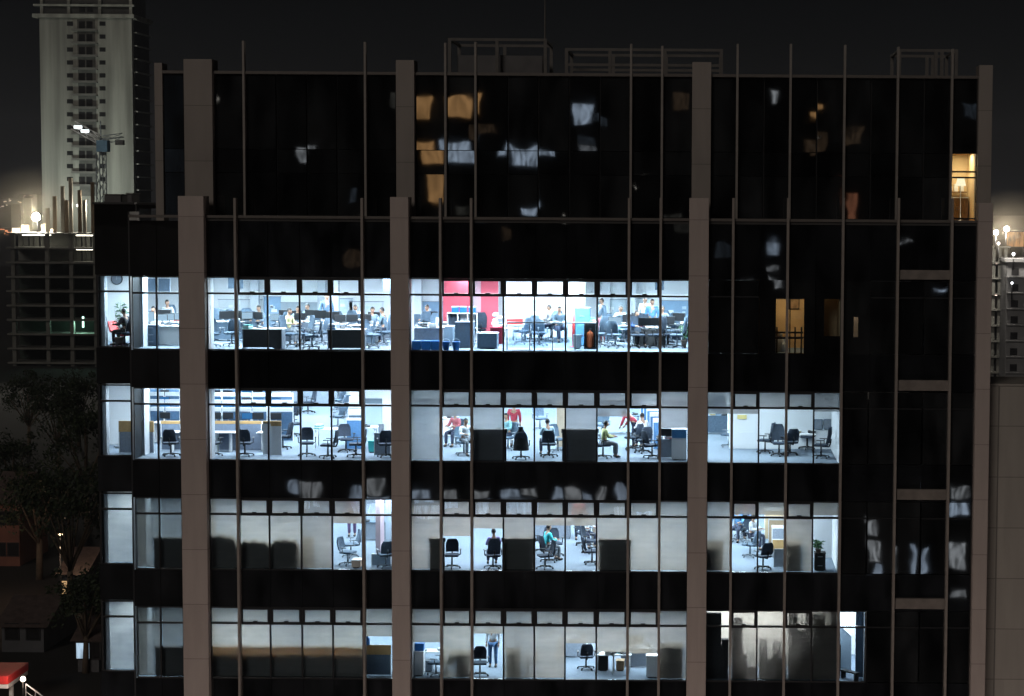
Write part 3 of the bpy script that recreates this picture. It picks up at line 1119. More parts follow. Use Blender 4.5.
def clutter(t, wd, dp, h, where):
    """papers, a mug and a phone left on a desk"""
    where = where.split(',')[0] + ',' + where.split(',')[-1]
    w8 = ' '.join(where.split()[:12])
    c, s_ = math.cos(t.rotation_euler.z), math.sin(t.rotation_euler.z)
    slots = [(-.36, .25), (-.12, .62), (.13, .3), (.37, .55)]
    rnd.shuffle(slots)
    for k in range(rnd.choice((2, 3))):
        fx, fy = slots[k]
        lx, ly = wd * fx, dp * fy
        p = t.location + Vector((lx * c - ly * s_, lx * s_ + ly * c, h + .001))
        if k == 0:
            nm, col = rnd.choice(PAPERS)
            o = empty('paper_stack', p, R_(rnd.uniform(-30, 30)), nm + ' papers on ' + w8, 'papers', 'papers on desks')
            n = rnd.choice((2, 3, 4))
            for j in range(n):
                MB().box(-.12 + rnd.uniform(-.02, .02), -.16, .045 * j, .12, .16 + rnd.uniform(-.02, .02), .045 * j + .044).build('bundle', mat('paper_' + (nm if j % 2 == 0 else 'white'), col if j % 2 == 0 else (.8, .8, .78), .8, .06, 6), o)
        elif k == 1:
            o = empty('desk_phone', p, R_(rnd.uniform(-40, 40)), 'dark phone on ' + w8, 'phone', 'phones on desks')
            MB().prism([(-.10, 0), (.10, 0), (.10, .07), (-.10, .03)], 'X', -.10, .10).build('base', BLACKP, o)
            MB().box(-.095, -.09, .072, -.045, .10, .105, .012).build('handset', BLACKP, o)
        else:
            o = empty('mug', p, 0, 'pale mug on ' + w8, 'mug', 'mugs on desks')
            MB().lathe([(.035, 0), (.042, .10), (.038, .10), (.032, .015)], 12).build('cup', WHITE, o)
            MB().path([(.04, 0, .08), (.07, 0, .075), (.07, 0, .035), (.04, 0, .025)], .007, 5).build('handle', WHITE, o)


def monitor(px, pytop, row, Y, desc, rz=0, wd=.52, screen=BLACKP, z=.74, cat='monitor'):
    x = at(px, pytop, Y).x
    t = empty('monitor', (x, Y, FLZ[row] + z + .001), R_(rz), desc + ' ' + W(px, row), 'monitor', 'monitors on desks')
    MB().box(-wd / 2, -.02, .12, wd / 2, .02, .12 + wd * .6, .008).build('screen_case', BLACKP, t)
    MB().box(-wd / 2 + .015, -.024, .135, wd / 2 - .015, -.0205, .105 + wd * .6).build('screen', screen, t)
    m = MB()
    m.box(-.12, -.08, 0, .12, .08, .015, .004)
    m.box(-.02, .022, .01, .02, .045, .3)
    m.build('stand', GREYP, t)
    return t


def panel(pxa, pxb, pytop, pybase, row, desc, fabric=GREYF, cap=WOOD, Y=None, h=None, posts=True, capf=.08, name='partition', th=.06):
    """cubicle partition: fabric field, coloured top strip, end posts"""
    if Y is None:
        Y = spot((pxa + pxb) / 2, pybase, row, .45).y
    xa, xb = at(pxa, pybase, Y).x, at(pxb, pybase, Y).x
    if h is None:
        h = at((pxa + pxb) / 2, pytop, Y).z - FLZ[row]
    t = empty(name, (xa, Y, FLZ[row] + .001), 0, desc + ' ' + W((pxa + pxb) / 2, row), 'partition', 'cubicle partitions')
    L = xb - xa
    ch = h * capf if capf < 1 else capf
    MB().box(.03, 0, .02, L - .03, th - .01, h - ch).build('fabric_field', fabric, t)
    MB().box(0, -.006, h - ch + .001, L, th, h, .006).build('top_rail', cap, t)
    if posts:
        for xx in (0, L - .028):
            MB().box(xx, -.004, 0, xx + .028, th - .006, h - ch).build('post', WHITE, t)
    return t


def shelf(xa, xb, Y, row, h, levels, desc, fill=True, seed=1):
    rr = random.Random(seed)
    t = empty('bookcase', (xa, Y, FLZ[row] + .001), 0, desc, 'bookcase', 'white shelves with files')
    L = xb - xa
    m = MB()
    m.box(0, .36, 0, L, .38, h)
    m.build('back_panel', WHITE, t)
    for xx in [0, L - .03] + [L * k / 3 for k in (1, 2)]:
        MB().box(xx, 0, 0, xx + .03, .358, h).build('side_panel', WHITE, t)
    for k in range(levels + 1):
        z = (h - .04) * k / levels
        MB().box(.031, 0.002, z, L - .031, .356, z + .035).build('shelf', WHITE, t)
    return t


# --------------------------------------------------------------- people
def skin_mesh(verts, edges, radii, root, sub=1):
    me = bpy.data.meshes.new('tmp')
    me.from_pydata([Vector(v) for v in verts], edges, [])
    o = bpy.data.objects.new('tmp', me)
    COL.objects.link(o)
    md = o.modifiers.new('s', 'SKIN')
    md.use_smooth_shade = True
    sv = me.skin_vertices[0].data
    for i, r in enumerate(radii):
        sv[i].radius = (r, r) if isinstance(r, (int, float)) else r
        sv[i].use_root = (i == root)
    ss = o.modifiers.new('u', 'SUBSURF')
    ss.levels = ss.render_levels = sub
    bpy.context.view_layer.update()
    dg = bpy.context.evaluated_depsgraph_get()
    out = bpy.data.meshes.new_from_object(o.evaluated_get(dg))
    bpy.data.objects.remove(o)
    bpy.data.meshes.remove(me)
    return out


POSES = {
    'stand': dict(pel=(0, 0, .94), belly=(0, .01, 1.10), chest=(0, 0, 1.30), neck=(0, 0, 1.47), head=(0, .02, 1.61), shl=(.18, 0, 1.41), ell=(.24, -.02, 1.13), wrl=(.23, .08, .90),
                  hpl=(.10, 0, .88), knl=(.11, .02, .50), anl=(.11, -.02, .08)),
    'sit': dict(pel=(0, 0, .56), belly=(0, .0, .74), chest=(0, .02, .94), neck=(0, .04, 1.12), head=(0, .08, 1.26), shl=(.18, .03, 1.06), ell=(.25, .10, .80), wrl=(.17, .36, .80),
                hpl=(.10, .04, .54), knl=(.15, .44, .54), anl=(.15, .42, .09)),
    'bend': dict(pel=(0, -.05, .92), belly=(0, .10, 1.05), chest=(0, .28, 1.18), neck=(0, .42, 1.24), head=(0, .54, 1.28), shl=(.18, .36, 1.20), ell=(.22, .44, .94), wrl=(.16, .56, .78),
                 hpl=(.10, -.04, .87), knl=(.11, .02, .50), anl=(.11, -.02, .08)),
}


def mir(p):
    return (-p[0], p[1], p[2])


def person(px, py, row, pose, rz, label, shirt, trousers, z=0.0, lo=.75, scale=1.0, robe=None, hair=HAIR, long_hair=False, sleeves=True, Y=None):
    J = POSES[pose]
    p = spot(px, py, row, lo)
    if Y is not None:
        p = Vector((at(px, py, Y).x, Y, FLZ[row] + .001))
    t = empty('person', p + Vector((0, 0, z)), R_(rz), label, 'person', 'people in the office')
    t.scale = (scale,) * 3
    nk, hd = Vector(J['neck']), Vector(J['head'])
    V = [J['pel'], J['belly'], J['chest'], J['neck'], tuple(hd - Vector((0, .01, .03)))]
    Rr = [(.125, .10), (.12, .095), (.145, .10), .055, .06]
    Eg = [(0, 1), (1, 2), (2, 3), (3, 4)]
    for sgn in (1, -1):
        q = (lambda v: v) if sgn > 0 else mir
        b = len(V)
        V += [q(J['shl']), q(J['ell']), q(J['wrl'])]
        Rr += [.062, .046, .032]
        Eg += [(2, b), (b, b + 1), (b + 1, b + 2)]
        b = len(V)
        a = Vector(q(J['anl']))
        V += [q(J['hpl']), q(J['knl']), tuple(a), (a.x, a.y + .16, a.z - .045)]
        Rr += [.088, .060, .042, .034]
        Eg += [(0, b), (b, b + 1), (b + 1, b + 2), (b + 2, b + 3)]
    me = skin_mesh(V, Eg, Rr, 0)
    mb = MB()
    mb.bm.from_mesh(me)
    bpy.data.meshes.remove(me)
    for fc in mb.bm.faces:
        fc.material_index = 0
    # head with face, ears; facing +y
    mb.ball(hd, .076, .092, .112, 14)
    mb.ball(hd + Vector((0, .092, -.012)), .013, .018, .022, 6)
    for s in (-1, 1):
        mb.ball(hd + Vector((s * .077, -.005, -.005)), .010, .020, .030, 6)
        mb.ball(hd + Vector((s * .030, .082, .012)), .012, .008, .008, 6, 1)
    mb.ball(hd + Vector((0, .084, -.052)), .024, .010, .008, 6, 2)
    # hands: palm, four fingers, thumb
    for s in (1, -1):
        wv = Vector(J['wrl'] if s > 0 else mir(J['wrl']))
        ev = Vector(J['ell'] if s > 0 else mir(J['ell']))
        d = (wv - ev).normalized()
        side = Vector((1, 0, 0)) - d * d.x
        side.normalize()
        dn = d.cross(side)
        pc = wv + d * .045
        mb.tube(wv - d * .01, pc + d * .035, .030, .034, 8)
        for k, ln in enumerate((.060, .072, .068, .052)):
            o0 = pc + d * .03 + side * ((k - 1.5) * .018)
            o1 = o0 + d * ln * .55
            o2 = o1 + (d * .75 + dn * .5 * (1 if pose != 'x' else 0)).normalized() * ln * .45
            mb.tube(o0, o1, .009, .008, 6)
            mb.tube(o1, o2, .008, .006, 6)
        o0 = pc - side * s * .030
        mb.tube(o0, o0 - side * s * .030 + d * .035, .010, .008, 6)
    mb.build('body', (SKIN, EYES, LIPS), t)
    # hair cap
    h = MB()
    n = 14
    r = bmesh.ops.create_uvsphere(h.bm, u_segments=n, v_segments=10, radius=1.0)
    for v in r['verts']:
        v.co = Vector((v.co.x * .086, v.co.y * .100 - .006, v.co.z * .118 + .012))
    kill = [v for v in h.bm.verts if (v.co.y > .045 and v.co.z < .045) or v.co.z < (-.12 if long_hair else -.045)]
    bmesh.ops.delete(h.bm, geom=kill, context='VERTS')
    if long_hair:
        h.box(-.085, -.115, -.34, .085, -.045, .02, .03)
    for f in h.bm.faces:
        f.smooth = True
    ho = h.build('hair', hair, t)
    ho.location = hd
    # top: torso and sleeves a little larger than the body
    V = [tuple(Vector(J['pel']) - Vector((0, 0, .02))), J['belly'], J['chest'], tuple(Vector(J['neck']) - Vector((0, 0, .05)))]
    Rr = [(.145, .12), (.138, .112), (.160, .115), .075]
    Eg = [(0, 1), (1, 2), (2, 3)]
    for q in ((lambda v: v), mir):
        b = len(V)
        s_, e_, w_ = Vector(q(J['shl'])), Vector(q(J['ell'])), Vector(q(J['wrl']))
        end = e_.lerp(w_, .85) if sleeves else s_.lerp(e_, .75)
        mid = e_ if sleeves else s_.lerp(e_, .4)
        V += [tuple(s_), tuple(mid), tuple(end)]
        Rr += [.078, .062, .052]
        Eg += [(2, b), (b, b + 1), (b + 1, b + 2)]
    me = skin_mesh(V, Eg, Rr, 0)
    me.materials.clear()
    me.materials.append(shirt)
    o = bpy.data.objects.new('shirt', me)
    COL.objects.link(o)
    o.parent = t
    if robe is None:
        V = [tuple(Vector(J['pel']))]
        Rr = [(.142, .115)]
        Eg = []
        for q in ((lambda v: v), mir):
            b = len(V)
            k_, a_ = Vector(q(J['knl'])), Vector(q(J['anl']))
            V += [q(J['hpl']), tuple(k_), tuple(k_.lerp(a_, .93))]
            Rr += [.102, .076, .062]
            Eg += [(0, b), (b, b + 1), (b + 1, b + 2)]
        me = skin_mesh(V, Eg, Rr, 0)
        me.materials.clear()
        me.materials.append(trousers)
        o = bpy.data.objects.new('trousers', me)
        COL.objects.link(o)
        o.parent = t
    else:
        m = MB()
        prof = [(.15, 1.22), (.20, 1.05), (.25, .85), (.30, .62), (.315, .48), (.30, .475)]
        m.lathe(prof[::-1], 18)
        for v in m.bm.verts:
            v.co.y *= .75
            a = math.atan2(v.co.y, v.co.x)
            k = 1 + .06 * math.sin(7 * a) * max(0, (1.0 - v.co.z))
            v.co.x *= k
            v.co.y *= k
        m.build('dress', robe, t)
    for q in ((lambda v: v), mir):
        a = Vector(q(J['anl']))
        m = MB()
        m.ball((a.x, a.y + .06, a.z - .035), .050, .125, .048, 10)
        m.build('shoe', SHOE, t)
    return t


def cloth(name, c):
    return mat('cloth_' + name, c, .85, .30, 7, bump=.01)


def box_thing(px, pytop, pybase, row, wpx, dp, name, cat, label, m, lid=None, Y=None, handle=None, group=None, lo=.6, taper=0):
    """bin / cabinet / crate with body, lid or top and a recessed plinth"""
    p = spot(px, pybase, row, lo)
    if Y is not None:
        p = Vector((at(px, pybase, Y).x, Y, FLZ[row] + .001))
    wd = wpx * (CAMD + p.y) / FPX
    h = at(px, pytop, p.y).z - FLZ[row]
    t = empty(name, p, 0, label + ' ' + W(px, row), cat, group)
    mb = MB()
    mb.box(-wd / 2, 0, .03, wd / 2, dp, h - .03, .01)
    if taper:
        for v in mb.bm.verts:
            if v.co.z < h / 2:
                v.co.x *= 1 - taper
                v.co.y = dp / 2 + (v.co.y - dp / 2) * (1 - taper)
    mb.build('body', m, t)
    MB().box(-wd / 2 - .012, -.012, h - .029, wd / 2 + .012, dp + .012, h, .006).build('top', lid or m, t)
    MB().box(-wd / 2 * .8 + .02, .02, 0, wd / 2 * .8 - .02, dp - .02, .03).build('plinth', BLACKP, t)
    if handle:
        for k in range(handle):
            z = h * (k + .55) / handle
            MB().box(-.09, -.025, z, .09, -.002, z + .022, .006).build('handle', CHROME, t)
    return t


def plant(px, pytop, pybase, row, label, seed, pot_px=8, spread=.35, lo=.7, z=0.0):
    rr = random.Random(seed)
    p = spot(px, pybase, row, lo)
    H = at(px, pytop, p.y).z - FLZ[row] - z
    t = empty('potted_plant', p + Vector((0, 0, z)), 0, label, 'plant')
    r = pot_px * (CAMD + p.y) / FPX / 2
    MB().lathe([(r * .7, 0), (r, .28 * min(1, H)), (r * 1.08, .28 * min(1, H)), (r * 1.08, .33 * min(1, H)), (r * .9, .33 * min(1, H))], 14).build('pot', SOIL, t)
    st, lf = MB(), MB()
    zb = .30 * min(1, H)
    for k in range(7):
        a = rr.uniform(0, 6.28)
        top = Vector((math.cos(a) * spread * rr.uniform(.2, .8), math.sin(a) * spread * rr.uniform(.2, .8), H * rr.uniform(.62, .95)))
        b0 = Vector((rr.uniform(-.04, .04), rr.uniform(-.04, .04), zb - .02))
        st.tube(b0, top, .012, .006, 5)
        for j in range(9):
            f = rr.uniform(.35, 1)
            c = b0.lerp(top, f)
            b = rr.uniform(0, 6.28)
            d = Vector((math.cos(b), math.sin(b), rr.uniform(-.2, .7))).normalized()
            L = rr.uniform(.14, .30)
            sd = d.cross(Vector((0, 0, 1))).normalized() * L * .18
            tip = c + d * L - Vector((0, 0, .05))
            md = c + d * L * .5 + Vector((0, 0, .02))
            lf.face([c, md + sd, tip, md - sd])
    st.build('stems', mat('plant_stem', (.10, .14, .05), .7, .2, 6), t)
    lf.build('foliage', GREEN, t)
    return t


LB = W
# ================================================================== ROW 1 (top bright row)
# far-left room
plant(119, 297, 346, 1, 'leafy green potted palm, narrow far-left window, top bright row', 3, 9, .38)
t = empty('lounge_chair', Vector((wingx(2.3, .95), 2.3, FLZ[1] + .001)), R_(-20), 'red curved lounge seat, narrow far-left window, top bright row', 'chair')
m = MB()
m.prism([(-.38, .55), (.10, .40), (.42, .46), (.45, .40), (.10, .33), (-.42, .48), (-.55, .85), (-.50, .88)], 'Y', -.25, .25)
m.build('seat', REDP, t)
m = MB()
m.tube((0, 0, .02), (0, 0, .36), .03)
m.lathe([(.22, 0), (.22, .025), (.04, .04)], 14)
m.build('pedestal', CHROME, t)
person(126, 346, 1, 'sit', 70, 'person in dark top sitting side-on, narrow far-left window, top bright row', cloth('charcoal', (.05, .05, .06)), cloth('black', (.025, .025, .03)))
chair(125, 346, 1, 70, 'dark chair under seated person', 'navy')
t = empty('wall_clock', at(117, 279, 4.2) - Vector((0, .002, 0)), 0, 'round dark clock hanging on white wall, narrow far-left window', 'clock')
m = MB()
m.tube((0, -.05, 0), (0, 0, 0), .22, .22, 24)
m.build('case', BLACKP, t)
m = MB()
m.tube((0, -.056, 0), (0, -.0505, 0), .19, .19, 24)
m.build('dial', GREYP, t)
m = MB()
m.box(-.008, -.064, -.02, .008, -.0565, .14)
m.build('hand', CHROME, t)
iwall(wingx(4.2, .17), 4.2, at(131, 320, 4.2).x, 4.3, 1, WALL)
# ceiling-hung dark panels
for a, b, yt, yb, Y, lab in ((141, 157, 262, 293, 5, 'wide slate panel hung from ceiling'), (158.5, 170, 262, 293, 5.2, 'slanted slate panel hung from ceiling'), (228, 243, 262, 288.5, 4, 'small slate panel hung from ceiling'),
                             (383, 392, 262, 294, 2.5, 'dark slate display hung from ceiling'), (655, 664, 262, 290, 5, 'small dark display hung from ceiling')):
    p0, p1 = at(a, yb, Y), at(b, yb, Y)
    t = empty('hanging_panel', (p0.x, Y, p0.z), 0, lab + ' ' + W((a + b) / 2, 1), 'hanging panel', 'panels hung from the top bright row ceiling')
    MB().box(0, 0, 0, p1.x - p0.x, .08, .55, .01).build('board', SLATE, t)
    hgt = ROWS[1][0] + .058 - p0.z
    for xx in (.12, p1.x - p0.x - .12):
        MB().box(xx - .012, .03, .551, xx + .012, .05, hgt).build('hanger', CHROME, t)
# B: desks and people
desk(150, 345, 1, 1.3, .7, 'dark-fronted desk with drawers', WHITE, GREYP, SLATE)
monitor(146, 318, 1, 2.6, 'pale square monitor back', 0, .62, SCREEN2)
person(155, 343, 1, 'sit', 160, 'person in white shirt seated behind monitor, left window before first pillar, top bright row', cloth('white', (.7, .72, .75)), cloth('navy', (.05, .06, .1)), Y=3.6)
chair(156, 340, 1, 160, 'slate chair behind desk', 'slate')
desk(169, 346, 1, 1.15, .7, 'white-fronted desk', WHITE, WHITE, WHITE)
for k, px in enumerate((162, 169, 176)):
    monitor(px, 318, 1, 3.0 + k * .4, ('pale green screen', 'middle small screen', 'right small screen')[k], 0, .42, SCREEN2)
chair(146, 336, 1, 20, 'slate chair at left edge', 'slate')
chair(170, 334, 1, 190, 'slate chair behind white desk', 'slatehigh')
person(168, 334, 1, 'sit', 180, 'person in pale grey top far behind desks, right window before first pillar, top bright row', cloth('palegrey', (.45, .5, .52)), cloth('navy', (.05, .06, .1)))
box_thing(151, 325, 346, 1, 15, .5, 'drawer_unit', 'drawer unit', 'dark drawer unit under desk', SLATE, GREYP, handle=3, lo=1.05)
# C
box_thing(219, 309, 331, 1, 14, .5, 'cabinet', 'cabinet', 'pale blue cupboard far back', mat('pale_blue_door', (.30, .42, .52), .5, .06, 2), WHITE, lo=9)
chair(212, 347, 1, 200, 'slate chair by first pillar', 'slate')
chair(213, 337, 1, 30, 'slate chair further in by first pillar', 'slatehigh')
desk(262, 350, 1, 1.5, .7, 'dark-fronted desk', WHITE, GREYP, DARKP)
desk(290, 341, 1, 1.6, .7, 'long white desk behind chairs', WHITE, GREYP, GREYF)
desk(345, 350, 1, 1.35, .7, 'dark-fronted desk', WHITE, GREYP, DARKP)
desk(375, 340, 1, 1.6, .7, 'white desk', WHITE, GREYP, GREYF)
desk(240, 338, 1, 1.4, .7, 'white desk at the back', WHITE, GREYP, GREYF)
box_thing(277, 331, 350, 1, 9, .5, 'drawer_unit', 'drawer unit', 'black drawer unit under desk end', DARKP, DARKP, handle=3, lo=.85)
for px, Y, lab in ((247, 4.5, 'left of two monitors'), (258, 4.6, 'right of two monitors'), (275, 3.6, 'small screen'), (300, 4.2, 'left small screen'), (340, 3.2, 'left small screen'), (352, 3.4, 'right small screen'), (366, 3.8, 'dark monitor')):
    monitor(px, 318, 1, Y, lab, rnd.uniform(-30, 30), .44, SCREEN2 if px % 2 else BLACKP)
chair(290, 347, 1, 250, 'slate chair turned left', 'slatehigh')
person(288, 345, 1, 'sit', 245, 'person in pale yellow top seated side-on, third window past first pillar, top bright row', cloth('paleyellow', (.65, .62, .35)), cloth('grey', (.2, .22, .25)))
chair(312, 349, 1, 100, 'slate chair in front', 'slate')
person(309, 339, 1, 'sit', 150, 'person in grey-blue top sitting, fourth window past first pillar, top bright row', cloth('greyblue', (.16, .24, .32)), cloth('navy', (.05, .06, .1)))
chair(315, 339, 1, 10, 'slate high-backed chair behind', 'slatehigh')
person(327, 338, 1, 'stand', 200, 'person in dark blue standing, fourth window past first pillar, top bright row', cloth('midblue', (.10, .17, .27)), cloth('navy', (.05, .06, .1)))
person(356, 340, 1, 'sit', 175, 'person in pale top behind screens, fifth window past first pillar, top bright row', cloth('pale', (.6, .63, .66)), cloth('grey', (.2, .22, .25)))
chair(357, 341, 1, 175, 'slate chair behind screens', 'slate')
chair(372, 348, 1, 240, 'slate chair nearer the fin', 'slate')
chair(384, 345, 1, 70, 'tall slate chair side-on beside second pillar', 'slatehigh')
person(384, 344, 1, 'sit', 80, 'person in slate jacket side-on, sixth window past first pillar, top bright row', cloth('slatejacket', (.13, .19, .25)), cloth('navy', (.05, .06, .1)))
chair(245, 334, 1, 180, 'slate chair far back', 'slate')
# D
desk(427, 348, 1, 1.15, .7, 'grey-fronted desk', GREYF, GREYP, GREYF, lo=1.5)
chair(428, 345, 1, 100, 'pale beige chair', 'pale', lo=1.3)
box_thing(464, 322, 348, 1, 18, .6, 'cabinet', 'cabinet', 'broad dark cabinet', SLATE, GREYP)
box_thing(487, 333, 349, 1, 20, .6, 'cabinet', 'cabinet', 'low dark cabinet with white top', SLATE, WHITE)
box_thing(446, 326, 346, 1, 14, .5, 'cabinet', 'cabinet', 'slate cabinet at left', SLATE, WHITE)
for k, (px, wpx, lab) in enumerate(((416, 9, 'first blue crate from second pillar'), (426, 9, 'second blue crate from second pillar'), (435, 8, 'third blue crate from second pillar'))):
    box_thing(px, 341, 350.6, 1, wpx, .4, 'crate', 'crate', lab, BINBLUE, BINBLUE, Y=.42, group='blue crates by the glass')
for k, (px, lab) in enumerate(((446, 'blue bucket left of fin'), (456, 'blue bucket right of fin'))):
    p = Vector((at(px, 350, .62).x, .62, FLZ[1] + .001))
    t = empty('bucket', p, 0, lab + ' ' + W(px, 1), 'bucket', 'blue buckets by the glass')
    MB().lathe([(.10, 0), (.14, .30), (.155, .30), (.155, .33), (.13, .33), (.09, .04)], 16).build('body', BINBLUE, t)
    m = MB()
    m.path([(.15 * math.cos(a), 0, .31 + .12 * math.sin(a)) for a in [k * math.pi / 8 for k in range(9)]], .006, 5)
    m.build('handle', WHITE, t)
shelf(at(449, 320, 5.2).x, at(479, 320, 5.2).x, 4.6, 1, 1.15, 2, 'low white shelf before red wall in third bright bay, top bright row')
for k, (px, lab) in enumerate(((455, 'left blue file box'), (463, 'middle blue file box'), (472, 'right blue file box'))):
    x = at(px, 315, 4.65).x
    t = empty('file_box', (x, 4.65, FLZ[1] + 1.152), 0, lab + ' on low white shelf ' + W(px, 1), 'box', 'blue file boxes')
    MB().box(-.13, 0, 0, .13, .25, .20, .01).build('body', BINBLUE, t)
    MB().box(-.137, -.006, .201, .137, .257, .235, .006).build('lid', WHITE, t)
for px, pyb, kd, rz, lab in ((418, 341, 'slate', 200, 'slate chair behind grey desk'), (440, 338, 'slatehigh', 160, 'slate chair before red wall'), (433, 337, 'slate', 200, 'further slate chair'),
                             (459, 337, 'slate', 180, 'slate chair before red wall')):
    chair(px, pyb, 1, rz, lab, kd)
t = desk(509, 344, 1, 1.3, .7, 'white table with red box', WHITE, CHROME, None, style='leg')
p = t.location
t2 = empty('gift_box', (p.x + .2, p.y + .2, p.z + .741), R_(12), 'small red box on white table ' + W(510, 1), 'box')
MB().box(-.30, -.12, 0, .30, .12, .16, .01).build('body', REDP, t2)
MB().box(-.31, -.13, .161, .31, .13, .20, .006).build('lid', REDP, t2)
t = empty('red_bin', spot(497, 344, 1), 0, 'red bin with crumpled white paper ' + W(497, 1), 'bin')
MB().lathe([(.20, 0), (.26, .62), (.28, .62), (.28, .66), (.24, .66)], 16).build('body', mat('dark_red_plastic', (.42, .03, .06), .4, .1, 6), t)
m = MB()
for k in range(5):
    m.ball((rnd.uniform(-.12, .12), rnd.uniform(-.1, .1), .66 + .11 * k), .13, .12, .10, 8)
m.build('paper', WHITE, t)
for k, (px, lab) in enumerate(((509, 'left white stacking chair'), (519, 'right white stacking chair'), (541, 'white stacking chair'))):
    p = spot(px, 340, 1)
    t = empty('visitor_chair', p, R_(170 + 20 * k), lab + ' ' + W(px, 1), 'chair', 'white stacking chairs')
    m = MB()
    m.box(-.23, -.22, .44, .23, .22, .47, .012)
    m.build('seat', WHITE, t)
    m = MB()
    m.prism([(-.22, .60), (-.25, 1.10), (-.28, 1.10), (-.25, .60)], 'X', -.22, .22)
    m.build('backrest', WHITE, t)
    for sx in (-1, 1):
        for sy in (-1, 1):
            MB().tube((sx * .20, sy * .19, .44), (sx * .23, sy * .23, 0), .014, .012, 6).build('leg', CHROME, t)
        MB().tube((sx * .19, -.20, .44), (sx * .19, -.245, .66), .013, .013, 6).build('back_post', CHROME, t)
# glass balustrade with steel rail in front of the meeting corner
t = empty('balustrade', (X(504), 1.15, FLZ[1] + .001), 0, 'steel handrail with glass panels along the window past second pillar, top bright row', 'railing')
L = X(596) - X(504)
MB().box(0, -.025, .98, L, .025, 1.03, .01).build('handrail', CHROME, t)
for k in range(5):
    xx = L * k / 4
    MB().box(xx - .02, -.02, 0, xx + .02, .02, .979).build('post', GREYP, t)
for k in range(4):
    MB().box(L * k / 4 + .05, -.006, .08, L * (k + 1) / 4 - .05, .006, .93).build('glass_sheet', GLASS, t)
desk(551, 342, 1, 1.8, .8, 'white meeting table', WHITE, CHROME, None, style='leg')
person(551, 340, 1, 'sit', 110, 'person in grey seated at meeting table, left of pair, fifth window past second pillar, top bright row'.replace(', left of pair', ''), cloth('grey', (.2, .22, .25)), cloth('navy', (.05, .06, .1)))
chair(551, 340, 1, 110, 'slate chair under seated person', 'slate')
person(559, 342, 1, 'sit', 200, 'taller person in slate jacket seated, fifth window past second pillar, top bright row', cloth('slatejacket', (.13, .19, .25)), cloth('navy', (.05, .06, .1)))
chair(560, 341, 1, 200, 'slate chair at right of table', 'slatehigh')
chair(530, 341, 1, 40, 'slate chair left of table', 'slate')
chair(539, 346, 1, 0, 'low slate chair near railing', 'slate')
box_thing(582, 308, 346, 1, 15, .6, 'tall_cabinet', 'cabinet', 'tall blue cabinet', mat('cabinet_blue', (.12, .30, .50), .5, .08, 3), GREYP, handle=2, lo=3)
t = empty('red_post', spot(573.5, 347, 1), 0, 'thin red post ' + W(573, 1), 'post')
MB().tube((0, 0, .03), (0, 0, 1.30), .045, .045, 10).build('pole', REDP, t)
MB().lathe([(.16, 0), (.16, .02), (.05, .03)], 14).build('base', REDP, t)
p = spot(590, 349, 1)
t = empty('fire_extinguisher', p + Vector((0, 0, .05)), 0, 'orange-red cylinder in dark stand ' + W(590, 1), 'fire extinguisher')
MB().lathe([(.10, 0), (.13, .06), (.13, .48), (.10, .56), (.04, .60), (.035, .66)], 16).build('cylinder', ORANGE, t)
MB().box(-.05, -.06, .661, .05, .03, .71, .01).build('valve', BLACKP, t)
t = empty('extinguisher_stand', p + Vector((0, .02, 0)), 0, 'dark open stand round orange cylinder ' + W(590, 1), 'stand')
MB().box(-.22, -.18, 0, .22, .22, .045).build('base_plate', DARKP, t)
MB().box(-.22, .18, .046, .22, .22, .95).build('back_plate', DARKP, t)
for s in (-.215, .19):
    MB().box(s, -.16, .046, s + .025, .178, .95).build('side_plate', DARKP, t)
box_thing(577, 335, 349, 1, 8, .3, 'waste_bin', 'bin', 'white waste bin', WHITE, GREYP, taper=.15)
for px, pyb, rz, kd, lab in ((608, 345, 190, 'slatehigh', 'tall slate chair back'), (603, 338, 30, 'slate', 'further slate chair'), (624, 342, 200, 'slate', 'slate chair by desk'), (637, 348, 200, 'high', 'dark chair with coat'),
                             (649, 339, 180, 'slate', 'slate chair behind screens'), (668, 347, 300, 'high', 'dark chair turned right'), (677, 348, 80, 'slatehigh', 'tall chair side-on'), (664, 336, 180, 'slate', 'slate chair far back')):
    chair(px, pyb, 1, rz, lab, kd)
desk(617, 345, 1, 1.2, .7, 'white desk', WHITE, WHITE, None)
desk(650, 347, 1, 1.3, .7, 'white desk with screens', WHITE, GREYP, DARKP)
desk(667, 343, 1, 1.2, .7, 'white desk at right', WHITE, WHITE, None)
person(602, 343, 1, 'stand', 120, 'person in slate top standing, seventh window past second pillar, top bright row', cloth('slatejacket', (.13, .19, .25)), cloth('red2', (.35, .10, .12)))
person(620, 341, 1, 'sit', 200, 'person in white by desk, seventh window past second pillar, top bright row', cloth('white', (.7, .72, .75)), cloth('teal2', (.1, .3, .3)))
person(645, 337, 1, 'stand', 160, 'person in pale top standing, eighth window past second pillar, top bright row', cloth('pale', (.6, .63, .66)), cloth('navy', (.05, .06, .1)), Y=6)
person(652, 339, 1, 'stand', 190, 'person in blue shirt standing, eighth window past second pillar, top bright row', cloth('blue', (.10, .25, .45)), cloth('navy', (.05, .06, .1)), Y=4.6)
person(636, 347, 1, 'sit', 210, 'person in dark blue sitting with back turned, eighth window past second pillar, top bright row', cloth('royal', (.04, .09, .26)), cloth('black', (.025, .025, .03)))
for px, Y, lab in ((615, 2.4, 'pale screen'), (645, 2.0, 'wide dark monitor'), (655, 2.1, 'dark monitor at right'), (668, 3.0, 'dark monitor')):
    monitor(px, 320, 1, Y, lab, rnd.uniform(-20, 20), .5, SCREEN2 if px < 620 else BLACKP)
plant(684, 324, 348, 1, 'slim green potted plant, ninth window past second pillar, top bright row', 9, 6, .16)

